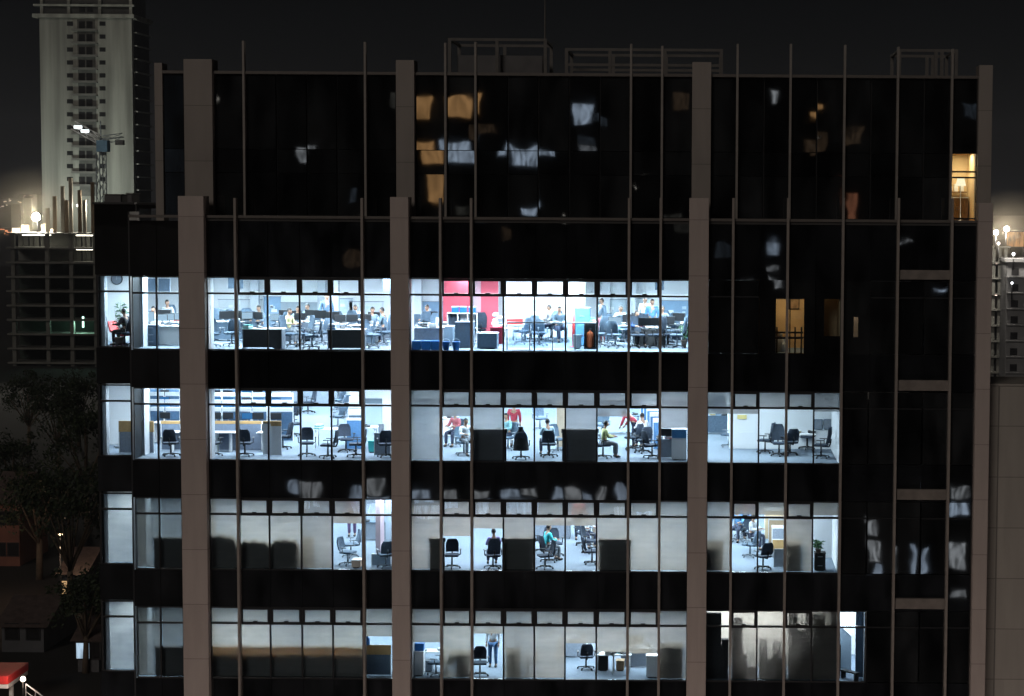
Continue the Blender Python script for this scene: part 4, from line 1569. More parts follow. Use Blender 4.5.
for px, pyb, rz, kd, lab in ((224, 340, 150, 'slatehigh', 'slate chair left of tall fin'), (232, 346, 30, 'slate', 'low slate chair close to fin'), (252, 342, 200, 'slatehigh', 'tall slate chair behind dark desk'), (267, 344, 170, 'slate', 'slate chair behind dark desk end'),
                             (281, 342, 60, 'slatehigh', 'tall slate chair in second file'), (297, 343, 280, 'slatehigh', 'tall slate chair turned right'), (304, 347, 120, 'slatehigh', 'large slate chair at left mullion'), (322, 345, 60, 'slate', 'slate chair beside standing person'),
                             (337, 342, 190, 'slatehigh', 'tall slate chair behind dark desk'), (348, 341, 160, 'slatehigh', 'tall slate chair in second file'), (366, 346, 100, 'slatehigh', 'tall slate chair left of others'), (378, 341, 200, 'slate', 'slate chair farther in'),
                             (425, 341, 20, 'slatehigh', 'tall slate chair behind crates'), (437, 344, 190, 'slatehigh', 'tall slate chair behind blue crates'), (452, 343, 170, 'high', 'dark chair behind cabinets'), (479, 342, 20, 'high', 'dark chair before red strip'),
                             (522, 344, 60, 'slate', 'slate chair beside railing'), (600, 347, 40, 'slatehigh', 'tall slate chair at left mullion'), (615, 348, 340, 'slate', 'near slate chair'), (642, 344, 10, 'high', 'dark chair behind coat chair'), (656, 348, 60, 'high', 'dark chair at right mullion'), (671, 343, 150, 'slatehigh', 'tall slate chair behind')):
    chair(px, pyb, 1, rz, lab, kd)
for px, pyb, wd, lab, fr in ((228, 341, 1.3, 'slate-fronted desk', SLATE), (305, 340, 1.5, 'slate-fronted long desk', SLATE), (330, 343, 1.2, 'grey-fronted desk', GREYF), (362, 345, 1.1, 'slate-fronted desk near fin', SLATE), (438, 342, 1.5, 'dark-fronted desk behind crates', DARKP),
                             (602, 341, 1.2, 'slate-fronted desk', SLATE), (635, 342, 1.3, 'slate-fronted desk behind coat chair', SLATE), (680, 342, 1.1, 'slate-fronted desk', SLATE), (160, 341, 1.6, 'slate-fronted desk second file', SLATE)):
    desk(px, pyb, 1, wd, .7, lab, WHITE, GREYP, fr)
for px, Y, lab in ((226, 4.4, 'dark monitor near first pillar'), (235, 4.8, 'dark monitor by fin'), (285, 5.5, 'dark monitor second file'), (295, 5.2, 'dark monitor beside mullion'), (311, 5.8, 'dark monitor second file'), (320, 5.4, 'dark monitor right half'), (333, 4.4, 'dark monitor second file'), (374, 4.6, 'dark monitor second file'),
                   (432, 5.2, 'dark monitor behind crates'), (605, 5.0, 'dark monitor second file'), (629, 4.2, 'dark monitor by fin'), (638, 5.0, 'dark monitor second file'), (679, 5.2, 'dark monitor at right'), (164, 5.2, 'dark monitor second file')):
    monitor(px, 320, 1, Y, lab, rnd.uniform(-25, 25), .5, BLACKP)
for px, pyb, rz, nm, c in ((260, 341, 160, 'slate grey', (.20, .26, .32)), (298, 342, 200, 'pale blue', (.40, .52, .62)), (372, 343, 210, 'steel', (.25, .32, .40)), (428, 340, 160, 'dark grey', (.10, .11, .13)), (662, 341, 190, 'slate grey', (.20, .26, .32))):
    person(px, pyb, 1, 'sit', rz, 'person in %s top seated among desks, %s' % (nm, W(px, 1)), cloth(nm.replace(' ', '_') + '_top', c), cloth('navy', (.05, .06, .1)))

for k, (px, Yw, yt, wd, hh, nm) in enumerate(((240, 10.9, 300, 1.8, 1.0, 'wide pale whiteboard on back wall'), (272, 10.9, 297, .7, .9, 'blue poster on back wall'), (300, 10.9, 303, 1.6, .9, 'whiteboard with notes on back wall'),
                                        (345, 10.9, 299, .6, .8, 'grey poster on back wall'), (366, 10.9, 302, 1.4, .9, 'pale whiteboard on back wall'), (430, 10.9, 302, 1.2, .9, 'whiteboard on back wall'),
                                        (525, 7.9, 301, 1.4, .8, 'dark wall display behind meeting corner'), (612, 10.9, 300, 1.2, .9, 'blue-grey notice board on back wall'), (640, 10.9, 299, 1.0, .8, 'pale poster on back wall'), (675, 10.9, 301, 1.1, .9, 'grey notice board on back wall'))):
    c = at(px, yt, Yw)
    t = empty('notice_board', (c.x, Yw + .02, c.z), 0, nm + ' ' + W(px, 1), 'board', 'boards on the top bright row walls')
    mm = mat('board_%d' % (k % 4), ((.62, .66, .70), (.22, .34, .48), (.30, .34, .38), (.50, .58, .64))[k % 4], .6, .1, 3)
    MB().box(-wd / 2, 0, -hh, wd / 2, .05, 0).build('board', mm, t)
    MB().box(-wd / 2 - .02, -.01, .001, wd / 2 + .02, .05, .03).build('frame', GREYP, t)
    for j in range(4):
        xx, zz = rnd.uniform(-.4, .3) * wd, -rnd.uniform(.15, .8) * hh
        MB().box(xx, -.012, zz - .12, xx + rnd.uniform(.12, .25), -.002, zz).build('sheet', WHITE if j % 2 else mat('sheet_tint', (.55, .65, .75), .7, .1, 4), t)
for k, (px, Yw) in enumerate(((255, 10.6), (322, 10.6), (335, 9.0), (418, 10.2), (606, 10.4), (632, 10.4))):
    c = at(px, 300, Yw)
    t = tag(MB().box(-.16, -.16, 0, .16, .16, ROWS[1][0] + .055 - FLZ[1]).build('column', WALL2, None, (c.x, Yw, FLZ[1] + .001)), 'grey inner column far back ' + W(px, 1), 'column', 'inner columns of the top bright row')

# ================================================================== ROW 2 (second bright row)
panel(119, 154, 421, 455, 2, 'grey partition with broad wood top', GREYF, WOOD, Y=2.0, capf=.34)
box_thing(117, 446, 453, 2, 6, .3, 'floor_box', 'box', 'small white box on floor', WHITE, GREYP, lo=3.4)
# cubicle rows: fabric partitions with white frames one behind another
first = [(161, 181, 'B2'), (208, 237, 'C1'), (238, 262, 'C2')]
for a, b, c in first:
    panel(a, b, 421, 453, 2, 'wood-capped blue-grey cubicle partition, nearest row,', mat('dusk_panel', (.16, .20, .27), .85, .12, 14), WOOD, Y=3.0, capf=.10)
for a, b, lab in ((209, 222, 'left white bench top'), (222, 236, 'right white bench top'), (256, 268, 'white bench top'), (163, 178, 'white bench top')):
    p0, p1 = at(a, 434, 2.4), at(b, 434, 2.4)
    t = empty('bench_desk', (p0.x, 2.4, FLZ[2] + .001), 0, lab + ' ' + W((a + b) / 2, 2), 'desk', 'white bench desks')
    L = p1.x - p0.x
    MB().box(0, 0, .71, L, .58, .74, .006).build('desk_top', WHITE, t)
    MB().box(L / 2 - .03, .1, 0, L / 2 + .03, .4, .709).build('leg', WHITE, t)
mat('dusk_blue', (.07, .14, .24), .85, .15, 14)
for r_, Y in enumerate((6.0, 9.0, 12.0, 15.0, 18.0)):
    for a, b in ((150, 165), (165.5, 181), (208, 222), (222.5, 237), (238, 252), (252.5, 268), (270, 294)):
        if b == 294 and r_ > 2:
            continue
        panel(a, b - .6, 0, 440, 2, '%s blue cubicle partition %s' % ('left' if a in (150, 208, 238) else 'right', ('second row', 'third row', 'fourth row', 'fifth row', 'back row')[r_]), MATS['dusk_blue'], WHITE, Y=Y, h=1.30, capf=.12)
    for a in (165, 216, 228, 247, 258, 276):
        if a == 276 and r_ > 2:
            continue
        monitor(a, 405, 2, Y - .45, 'blue-lit monitor %s' % ('second row', 'third row', 'fourth row', 'fifth row', 'back row')[r_] + (' nearer the fin' if a in (228, 247) else ' by partition'), rnd.uniform(-12, 12), .42, SCREEN if (a + r_) % 3 else BLACKP, z=.78)
    for a, b in ((152, 180), (209, 236), (239, 267)):
        p0, p1 = at(a, 434, Y - .8), at(b, 434, Y - .8)
        t = empty('bench_desk', (p0.x, Y - .82, FLZ[2] + .001), 0, 'white bench desk %s ' % ('second row', 'third row', 'fourth row', 'fifth row', 'back row')[r_] + W((a + b) / 2, 2), 'desk', 'white bench desks')
        L = p1.x - p0.x
        MB().box(0, 0, .74, L, .78, .775, .006).build('desk_top', WHITE, t)
        for xx in (.05, L - .09):
            MB().box(xx, .05, 0, xx + .04, .7, .739).build('leg', WHITE, t)
shelf(at(135, 300, 22.3).x, at(270, 300, 22.3).x, 22.3, 2, 2.4, 5, 'white file shelves along back wall, second bright row left bays')
for k in range(22):
    fx = at(137 + k * 6.0, 300, 22.3).x
    zl = (2.36 / 5) * (3 + k % 2) + .037
    t = empty('folder_row', (fx, 22.32, FLZ[2] + zl + .001), 0, '%s files on back-wall white shelves %s %s' % (('blue', 'navy', 'amber', 'pale blue')[k % 4], ('left half', 'middle', 'right half', 'end')[(k // 2) % 4], W(137 + k * 6, 2)), 'files', 'files on the white shelves')
    hh = rnd.uniform(.26, .34)
    mm = (BINBLUE, BLUEP, WOOD, mat('pale_file', (.35, .5, .65), .6, .1, 4))[k % 4]
    MB().box(0, 0, 0, .20, .28, hh, .005).build('binder', mm, t)
    MB().box(.201, 0, 0, .34, .28, hh * .9, .005).build('binder', mm, t)
for px, pyb, rz, lab in ((171, 456, 5, 'navy chair facing partition'), (214, 456, 340, 'navy chair beside first pillar'), (245, 456, 5, 'navy chair facing partition'), (283, 449, 80, 'navy chair at partition end')):
    chair(px, pyb, 2, rz, lab, 'navy')
panel(263, 271, 421, 456, 2, 'white end panel of cubicle row', WHITE, WOOD, Y=1.7, capf=.08)
panel(271, 281.5, 421, 456, 2, 'white gable with wood top', WHITE, WOOD, Y=1.6, capf=.15)
chair(292, 436, 2, 300, 'navy chair further in', 'navy')
chair(294, 425, 2, 40, 'navy chair far back', 'navy')
chair(308, 413, 2, 120, 'navy chair far back near top', 'navy')
desk(314, 405, 2, 2.2, .7, 'far white desk at top', WHITE, GREYP, GREYF)
for px, pyb, rz, lab in ((307, 456, 190, 'navy chair facing window'), (328, 458, 90, 'navy chair side-on at table'), (356, 457, 100, 'navy chair side-on right of table'), (346, 452, 200, 'navy chair behind right end')):
    chair(px, pyb, 2, rz, lab, 'navy')
desk(331, 449, 2, 1.35, .75, 'white table in front', WHITE, WHITE, None, style='leg')
desk(362, 447, 2, 1.1, .75, 'white side table', WHITE, WHITE, None, style='leg')
panel(346, 363, 418, 442, 2, 'blue cubicle partition', BLUEP, WHITE, capf=.08, Y=3.6)
for k in range(4):
    panel(348 + k * .6, 363, 0, 420, 2, 'white-topped step of desks, rank %s' % ORD[k + 1], SLATE, WHITE, Y=6.6 + 2.6 * k, h=1.2, capf=.2)
for px, pyb, rz in ((338, 428, 60), (342, 418, 60), (337, 411, 70)):
    chair(px, pyb, 2, rz, 'navy chair in aisle %s' % {338: 'nearest', 342: 'middle', 337: 'farthest'}[px], 'slate')
panel(374, 391, 433, 455, 2, 'grey desk screen', GREYF, GREYP, Y=1.8, capf=.06)
box_thing(372, 441, 453, 2, 8, .3, 'waste_bin', 'bin', 'teal waste bin', TEAL, TEAL, taper=.15)
chair(386, 457, 2, 10, 'navy chair before grey screen', 'navy')
box_thing(381, 424, 433, 2, 5, .2, 'speaker', 'speaker', 'small box on desk screen shelf', GREYP, GREYP, Y=3.2)
# D
def behind_blind(pxa, pxb, pytop, row, lab, m=DARKP, cap=None, Y=.275):
    return panel(pxa, pxb, pytop, 0, row, lab, m, cap or m, Y=Y, posts=False, capf=.12)


behind_blind(469, 507, 429, 2, 'dark partition close behind blind')
behind_blind(562, 600, 429, 2, 'dark partition close behind blind')
person(465, 455, 2, 'sit', 215, 'person in white shirt seated, second window past second pillar, second bright row', cloth('white', (.7, .72, .75)), cloth('grey', (.2, .22, .25)))
chair(464, 455, 2, 215, 'slate chair under white-shirted person', 'slate')
person(456, 446, 2, 'sit', 150, 'person in red top further in, second window past second pillar, second bright row', cloth('rose', (.50, .14, .16)), cloth('navy', (.05, .06, .1)))
chair(456, 446, 2, 150, 'slate chair under red-topped person', 'slate')
desk(446, 437, 2, 1.0, .6, 'white desk end', WHITE, WHITE, WHITE)
person(514, 447, 2, 'stand', 0, 'person in red top and white trousers standing, fourth window past second pillar, second bright row', cloth('red3', (.50, .06, .09)), cloth('white', (.7, .72, .75)))
o = chair(521, 459, 2, 5, 'navy chair draped with black coat', 'navy')
t = empty('black_coat', o.location, R_(5), 'black coat draped over chair back ' + W(521, 2), 'coat')
m = MB()
m.lathe([(.34, .36), (.35, .42), (.34, .60), (.30, .85), (.22, 1.02), (.13, 1.13), (.09, 1.20), (.02, 1.22)], 20)
for v in m.bm.verts:
    a = math.atan2(v.co.y, v.co.x)
    k = 1 + .07 * math.sin(6 * a + .5) * max(0, 1.1 - v.co.z)
    v.co.x *= k * .80
    v.co.y = v.co.y * k * .55 - .22
    v.co.z *= .96
m.build('cloth', cloth('black', (.025, .025, .03)), t)
m = MB()
m.lathe([(.08, 1.12), (.09, 1.16), (.08, 1.20), (.05, 1.21)], 14, 0, -.22)
m.build('collar', cloth('black', (.025, .025, .03)), t)
chair(508, 450, 2, 140, 'slate chair at left edge', 'slate')
person(507, 449, 2, 'sit', 150, 'person in teal-grey top seated, fourth window past second pillar, second bright row', cloth('tealgrey', (.22, .42, .46)), cloth('navy', (.05, .06, .1)))
chair(549, 457, 2, 0, 'navy chair back to window', 'navy')
person(548, 452, 2, 'sit', 20, 'person in light blue shirt seated, fifth window past second pillar, second bright row', cloth('lightblue', (.42, .58, .68)), cloth('navy', (.05, .06, .1)), Y=2.0)
chair(540, 430, 2, 200, 'slate chair far back', 'slate')
chair(558, 452, 2, 220, 'slate chair at right', 'slate')
panel(556, 566, 398, 438, 2, 'beige cupboard side', mat('beige_panel', (.60, .48, .36), .7, .1, 4), WHITE, Y=4.6, capf=.06)
person(604, 458, 2, 'sit', 285, 'person in lime top seated side-on, seventh window past second pillar, second bright row', cloth('lime', (.55, .60, .28)), cloth('grey', (.2, .22, .25)))
chair(603, 458, 2, 285, 'navy chair under lime-topped person', 'navy')
chair(602, 437, 2, 170, 'slate blue chair far back', 'slate')
desk(620, 434, 2, 1.6, .7, 'dark-topped table', SLATE, SLATE, None, style='leg')
person(635, 447, 2, 'bend', 60, 'person in red top bending forward, eighth window past second pillar, second bright row', cloth('red3', (.50, .06, .09)), cloth('navy', (.05, .06, .1)))
person(643, 449, 2, 'sit', 30, 'person in white patterned top seated, eighth window past second pillar, second bright row', cloth('white', (.7, .72, .75)), cloth('grey', (.2, .22, .25)))
chair(643, 453, 2, 30, 'navy chair in front', 'navy')
chair(633, 450, 2, 60, 'navy chair at left', 'navy')
chair(652, 458, 2, 300, 'navy chair by right mullion', 'navy')
for k in range(5):
    panel(640 + k * 3.2, 662, 0, 420, 2, 'white-edged blue partition, rank %s' % ORD[5 - k], BLUEP, WHITE, Y=12.5 - 2.1 * k, h=1.2, capf=.14)
box_thing(679, 429, 459, 2, 15, .5, 'cabinet', 'cabinet', 'white cabinet with blue upper part', WHITE, WHITE, Y=1.0)
t = empty('blue_board', (at(679, 440, .93).x, .93, at(679, 438, .93).z), 0, 'blue board fixed on white cabinet ' + W(679, 2), 'board')
MB().box(-.26, 0, 0, .26, .055, .30, .008).build('board', mat('board_blue', (.05, .20, .42), .6, .08, 4), t)
MB().box(-.27, -.004, .301, .27, .055, .325, .004).build('edge', WHITE, t)
desk(666, 459, 2, .7, .6, 'grey desk beside cabinet', GREYF, GREYF, GREYF)
monitor(666, 430, 2, 1.2, 'square dark monitor', 0, .46, BLACKP)
# E
for px, pyb, rz, lab in ((716, 430, 150, 'slate chair left of two far back'), (724, 428, 200, 'slate chair right of two far back'), (719, 420, 180, 'slate chair farthest back'), (729, 447, 60, 'slate chair half behind mullion')):
    chair(px, pyb, 2, rz, lab, 'slate')
desk(718, 434, 2, 1.9, .6, 'low grey desk row', SLATE, GREYP, SLATE)
t = empty('yellow_notice', (at(742, 417, 4.58).x, 4.56, at(742, 419, 4.58).z), 0, 'small pale yellow notice on white wall ' + W(742, 2), 'notice')
MB().box(-.18, 0, 0, .18, .02, .16).build('sheet', mat('yellow_paper', (.75, .62, .25), .7, .05, 4), t)
MB().box(-.19, .0205, -.01, .19, .032, .17).build('backing', WHITE, t)
for px, pyb, rz, kd, lab in ((765, 453, 70, 'high', 'navy chair turned right'), (779, 456, 185, 'high', 'navy chair with back to wall'), (807, 449, 170, 'navy', 'navy chair behind table'), (821, 458, 75, 'high', 'navy chair side-on'), (790, 455, 20, 'navy', 'low navy chair at table left')):
    chair(px, pyb, 2, rz, lab, kd)
desk(801, 454, 2, 1.1, .8, 'white meeting table', WHITE, BLACKP, None, style='leg')
desk(829, 447, 2, .8, .6, 'beech-fronted desk', WHITE, WOOD, mat('pale_beech', (.65, .50, .36), .6, .08, 4), lo=2.5)
for px, lab in ((818.5, 'left wall screen'), (828, 'right wall screen')):
    c = at(px, 424.5, 4.52)
    t = empty('wall_screen', (c.x, 4.56, c.z), 0, lab + ' ' + W(px, 2), 'screen', 'screens on meeting room wall')
    MB().box(-.15, -.03, -.20, .15, .03, .20, .01).build('case', SLATE, t)
    MB().box(-.13, -.034, -.18, .13, -.0305, .18).build('display', GREYP, t)

# ================================================================== ROW 3 (third bright row)
behind_blind(146, 186, 537, 3, 'dark partition close behind blind spanning both panes', DARKP, Y=.30)
# couches whose rounded backs show dark through the blinds
for a, b, yt, lab in ((203, 237.5, 535, 'dark rounded couch back'), (237.8, 270, 540, 'dark rounded couch back'), (270.4, 299, 539, 'dark rounded couch back')):
    x0, x1 = at(a, 560, .45).x, at(b, 560, .45).x
    h = at((a + b) / 2, yt, .45).z - FLZ[3]
    L = x1 - x0
    t = empty('couch', (x0, .29, FLZ[3] + .001), 0, lab + ' behind blind ' + W((a + b) / 2, 3), 'couch', 'couches behind the blinds')
    m = MB()
    pts = [(0, .08)] + [(L * k / 12, h - .18 * abs(2 * k / 12 - 1) ** 3 - .05 * math.sin(k * 1.7)) for k in range(13)] + [(L, .08)]
    m.prism(pts, 'Y', 0, .22)
    m.build('backrest', DARKP, t)
    MB().box(.02, .221, .08, L - .02, .8, .45, .05).build('seat', DARKP, t)
    for xx in (.08, L - .08):
        for yy in (.06, .7):
            MB().tube((xx, yy, 0), (xx, yy, .079), .025).build('leg', BLACKP, t)
panel(302, 314, 537, 571, 3, 'pale panel with yellow top behind blind', WHITE, WOOD, Y=.75, capf=.16)
chair(299, 566, 3, 70, 'navy chair beside pale panel behind blind', 'navy', lo=.6)
person(352, 538, 3, 'stand', 180, 'person in purple top partly behind blind, fifth window past first pillar, third bright row', cloth('purple', (.16, .08, .22)), cloth('aubergine', (.10, .06, .14)), Y=7.5)
chair(351, 557, 3, 110, 'slate chair halfway in', 'slate')
chair(348, 565, 3, 250, 'slate chair near window', 'slate')
box_thing(356, 560, 570, 3, 9, .5, 'storage_box', 'box', 'peach box on floor', mat('peach_box', (.75, .52, .38), .7, .08, 4), WHITE)
desk(381, 541, 3, 1.6, .5, 'white counter with dark underside', SLATE, WHITE, GREYF, lo=2.2)
panel(371.5, 391, 554, 571, 3, 'low pale blue panel', mat('lightblue_panel', (.45, .58, .70), .7, .08, 5), WHITE, Y=1.0, capf=.06)
chair(386, 568, 3, 20, 'slate chair low by second pillar', 'slate')
# D
behind_blind(427, 444, 538, 3, 'dark partition edge close behind blind')
chair(452, 569, 3, 185, 'navy chair facing out', 'navy')
chair(493, 569, 3, 15, 'navy chair with back to window', 'high')
person(494, 566, 3, 'sit', 15, 'person in lilac top leaning, third window past second pillar, third bright row', cloth('lilac2', (.35, .30, .62)), cloth('navy', (.05, .06, .1)))
behind_blind(501, 536.5, 538, 3, 'dark partition close behind blind')
chair(545, 569, 3, 110, 'navy chair left of two', 'navy')
person(547, 561, 3, 'sit', 300, 'person in turquoise top seated, fifth window past second pillar, third bright row', cloth('turquoise', (.05, .50, .55)), cloth('grey', (.2, .22, .25)))
chair(549, 562, 3, 300, 'navy chair under turquoise-topped person', 'navy')
chair(555, 556, 3, 200, 'navy chair further right', 'navy')
desk(552, 539, 3, 1.5, .7, 'white desk far back', WHITE, GREYP, GREYF)
chair(541, 552, 3, 60, 'navy chair by left mullion', 'navy')
for px, pyb, rz, lab in ((590, 553, 250, 'navy chair nearest'), (583, 545, 200, 'navy chair middle'), (592, 564, 280, 'navy chair low at right mullion')):
    chair(px, pyb, 3, rz, lab, 'navy')
person(579, 540, 3, 'stand', 190, 'person in rose top far back, sixth window past second pillar, third bright row', cloth('rose', (.50, .14, .16)), cloth('navy', (.05, .06, .1)))
person(586, 547, 3, 'sit', 215, 'person in white seated, sixth window past second pillar, third bright row', cloth('white', (.7, .72, .75)), cloth('navy', (.05, .06, .1)))
panel(592, 596, 528, 545, 3, 'beige cupboard edge', MATS['beige_panel'], WHITE, Y=5.5, capf=.06)
behind_blind(600, 634, 539, 3, 'dark partition straddling fin close behind blind')
# E
behind_blind(709, 728, 541, 3, 'dark partition close behind blind', Y=.5)
for px, pyb, rz, kd, lab in ((737, 541, 150, 'slate', 'slate blue chair at left'), (742, 536, 180, 'slate', 'slate blue chair second'), (750, 557, 60, 'slate', 'slate chair nearest'), (752, 545, 200, 'navy', 'navy chair right'), (763, 569, 30, 'navy', 'navy chair low in front')):
    chair(px, pyb, 3, rz, lab, kd)
for px, pyb, pose, rz, c, lab in ((738, 541, 'sit', 160, (.10, .20, .40), 'blue'), (744, 538, 'sit', 200, (.16, .26, .45), 'steel blue'), (748, 536, 'stand', 190, (.45, .30, .42), 'pale mauve'), (752, 549, 'sit', 240, (.7, .72, .75), 'white')):
    person(px, pyb, 3, pose, rz, 'person in %s top among group, second window past third pillar, third bright row' % lab, cloth(lab.replace(' ', '_'), c), cloth('navy', (.05, .06, .1)))
for k, (a, b, Y) in enumerate(((764, 786, 7.5), (768, 786, 5.2), (771.5, 786, 3.2))):
    panel(a, b, 0, 560, 3, ('back', 'middle', 'front')[k] + ' white-edged beech partition', mat('pale_beech2', (.60, .44, .28), .6, .08, 4) if k < 2 else GREYF, WHITE, Y=Y, h=1.25, capf=.10)
t = empty('wood_board', (at(779, 545, 3.12).x, 3.14, at(779, 551, 3.12).z), 0, 'orange wood board on front partition ' + W(779, 3), 'board')
MB().box(-.24, 0, 0, .24, .05, .42, .008).build('board', WOOD, t)
MB().box(-.25, -.003, .421, .25, .05, .445, .004).build('edge', WHITE, t)
panel(773.5, 786, 549, 571, 3, 'low grey panel', mat('pale_grey_panel', (.42, .46, .52), .8, .1, 8), GREYP, Y=1.3, capf=.05)
behind_blind(788.5, 807, 540, 3, 'brown partition close behind blind', mat('brown_panel', (.16, .12, .08), .8, .12, 6), WOOD, Y=.44)
box_thing(820, 553, 571, 3, 11, .45, 'cabinet', 'cabinet', 'black low cabinet', DARKP, DARKP, handle=2)
c = spot(818, 571, 3)
hh = at(818, 553, c.y).z - FLZ[3]
plant(818, 540, 571, 3, 'small bushy plant on black cabinet, fifth window past third pillar, third bright row', 5, 6, .16, z=hh + .002)

# ================================================================== ROW 4 (lowest bright row)
behind_blind(146, 186, 646, 4, 'dark partition close behind blind spanning both panes', DARKP, Y=.30)
AMBER = blind_mat('amber_acrylic', (.40, .20, .06), (.95, .50, .13), 0.30)
x0, x1 = PIL[0][1] - .3, X(362.5)
hh = at(285, 645.5, .32).z - FLZ[4]
t = empty('partition', (x0, .32, FLZ[4] + .001), 0, 'long dark partition with amber top strip close behind five blinds, lowest bright row', 'partition', 'cubicle partitions')
MB().box(0, 0, .0, x1 - x0, .06, hh - .34).build('fabric_field', DARKP, t)
MB().box(0, .02, hh - .339, x1 - x0, .03, hh - .03).build('amber_strip', AMBER, t)
MB().box(0, 0, hh - .029, x1 - x0, .06, hh).build('top_rail', FRAME, t)
for px in (208, 238, 285, 322, 361):
    xx = X(px) - x0
    MB().box(xx, -.003, hh - .335, xx + .03, .0195, hh - .031).build('strip_post', FRAME, t)
panel(364, 391, 645, 678, 4, 'wood-topped blue-grey partition', SLATE, WOOD, Y=.7, capf=.32)
t = empty('blue_bottle', (at(367.5, 644, .73).x, .73, at(367, 645, .70).z + .003), 0, 'blue bottle on wood-topped partition ' + W(367, 4), 'bottle')
MB().lathe([(.08, 0), (.085, .02), (.085, .22), (.05, .28), (.035, .30), (.035, .34)], 12).build('body', BINBLUE, t)
MB().lathe([(.042, .341), (.042, .38), (.01, .39)], 12).build('cap', WHITE, t)
box_thing(419, 652, 676, 4, 9, .5, 'cabinet', 'cabinet', 'white cabinet with blue box on it', WHITE, WHITE)
c = spot(418, 676, 4)
t = empty('blue_crate', (c.x, c.y + .2, at(418, 652, c.y).z + .003), 0, 'blue box on white cabinet ' + W(418, 4), 'box')
MB().box(-.20, -.15, 0, .20, .15, .26, .015).build('body', BINBLUE, t)
MB().box(-.21, -.16, .261, .21, .16, .30, .008).build('lid', BINBLUE, t)
desk(432, 672, 4, .95, .6, 'white table', WHITE, WHITE, None, style='leg')
box_thing(428, 661, 674, 4, 9, .4, 'storage_box', 'box', 'grey box under white table', GREYF, GREYP, lo=1.3)
chair(436, 676, 4, 80, 'slate chair at right edge', 'slate')
chair(447, 677, 4, 60, 'navy chair close behind blind', 'navy', lo=.7)
behind_blind(454, 470.5, 650, 4, 'dark panel close behind blind', Y=.42)
chair(480, 677, 4, 185, 'navy chair facing out', 'navy')
person(493, 667, 4, 'stand', 175, 'person in white shirt and blue trousers, third window past second pillar, lowest bright row', cloth('white', (.7, .72, .75)), cloth('denim', (.10, .20, .38)))
behind_blind(505.5, 521, 648, 4, 'grey panel close behind blind', Y=.46)
chair(528, 677, 4, 100, 'slate chair faint behind blind', 'slate', lo=.8)
chair(586, 669, 4, 10, 'navy chair at back', 'navy')
desk(572, 658, 4, 1.2, .6, 'white desk at back', WHITE, WHITE, GREYF)
box_thing(570, 650, 664, 4, 12, .4, 'cabinet', 'cabinet', 'pale grey low cabinet', mat('pale_grey_panel2', (.42, .46, .52), .8, .1, 8), WHITE, lo=4)
desk(605, 675, 4, .75, .7, 'white trestle table left half', WHITE, WHITE, None, style='leg')
desk(621, 675, 4, .75, .7, 'white trestle table right half', WHITE, WHITE, None, style='leg')
box_thing(603, 656, 675, 4, 10, .4, 'cabinet', 'cabinet', 'black cabinet under trestle table', DARKP, DARKP, lo=1.6)
box_thing(620, 661, 675, 4, 8, .4, 'storage_box', 'box', 'beige box under trestle table', CARD, CARD, lo=1.6)
desk(636, 668, 4, 1.2, .6, 'white desk with dark monitor', WHITE, GREYP, GREYF, lo=2)
monitor(636, 655, 4, 2.3, 'dark monitor', 0, .55, BLACKP)
box_thing(652, 656, 678, 4, 12, .5, 'cabinet', 'cabinet', 'white cabinet', WHITE, WHITE)
behind_blind(661, 687, 643, 4, 'dark partition close behind blind', Y=.42)
# boxes stacked close behind the translucent film
CARD_SHADED = mat('shaded_carton', (.07, .055, .045), .9, .2, 5)  # cardboard darkened: the backlit boxes' shade is put into the colour
k = 0
for px, wpx, yt, yb, nm in ((713, 18, 614, 679, 'tall dark stack added to darken'), (725, 7, 640, 679, 'narrow dark stack added to darken'), (737, 11, 619, 679, 'tall carton stack leaning on left mullion'), (741, 12, 655, 679, 'wider carton stack low down'), (752, 9, 668, 679, 'low carton near floor'),
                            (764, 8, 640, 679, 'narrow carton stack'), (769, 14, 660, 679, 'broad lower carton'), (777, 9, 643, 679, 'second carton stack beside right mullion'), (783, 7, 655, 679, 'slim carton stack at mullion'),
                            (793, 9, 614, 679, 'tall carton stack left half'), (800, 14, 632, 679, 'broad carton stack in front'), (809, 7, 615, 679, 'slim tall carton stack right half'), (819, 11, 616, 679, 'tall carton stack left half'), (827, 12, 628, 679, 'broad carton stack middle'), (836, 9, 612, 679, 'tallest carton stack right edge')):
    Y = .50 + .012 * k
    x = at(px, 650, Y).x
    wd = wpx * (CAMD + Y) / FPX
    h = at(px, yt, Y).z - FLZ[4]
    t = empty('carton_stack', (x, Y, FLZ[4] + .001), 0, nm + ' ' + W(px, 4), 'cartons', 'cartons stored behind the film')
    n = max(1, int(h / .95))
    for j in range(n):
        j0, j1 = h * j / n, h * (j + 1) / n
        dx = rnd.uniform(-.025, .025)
        MB().box(-wd / 2 + dx, rnd.uniform(0, .02), j0 + .001, wd / 2 + dx, .30, j1 - .001, .008).build('carton', CARD_SHADED if px > 729 else DARKP, t)  # first window gets near-black stacks, added to keep it dark
    k += 1
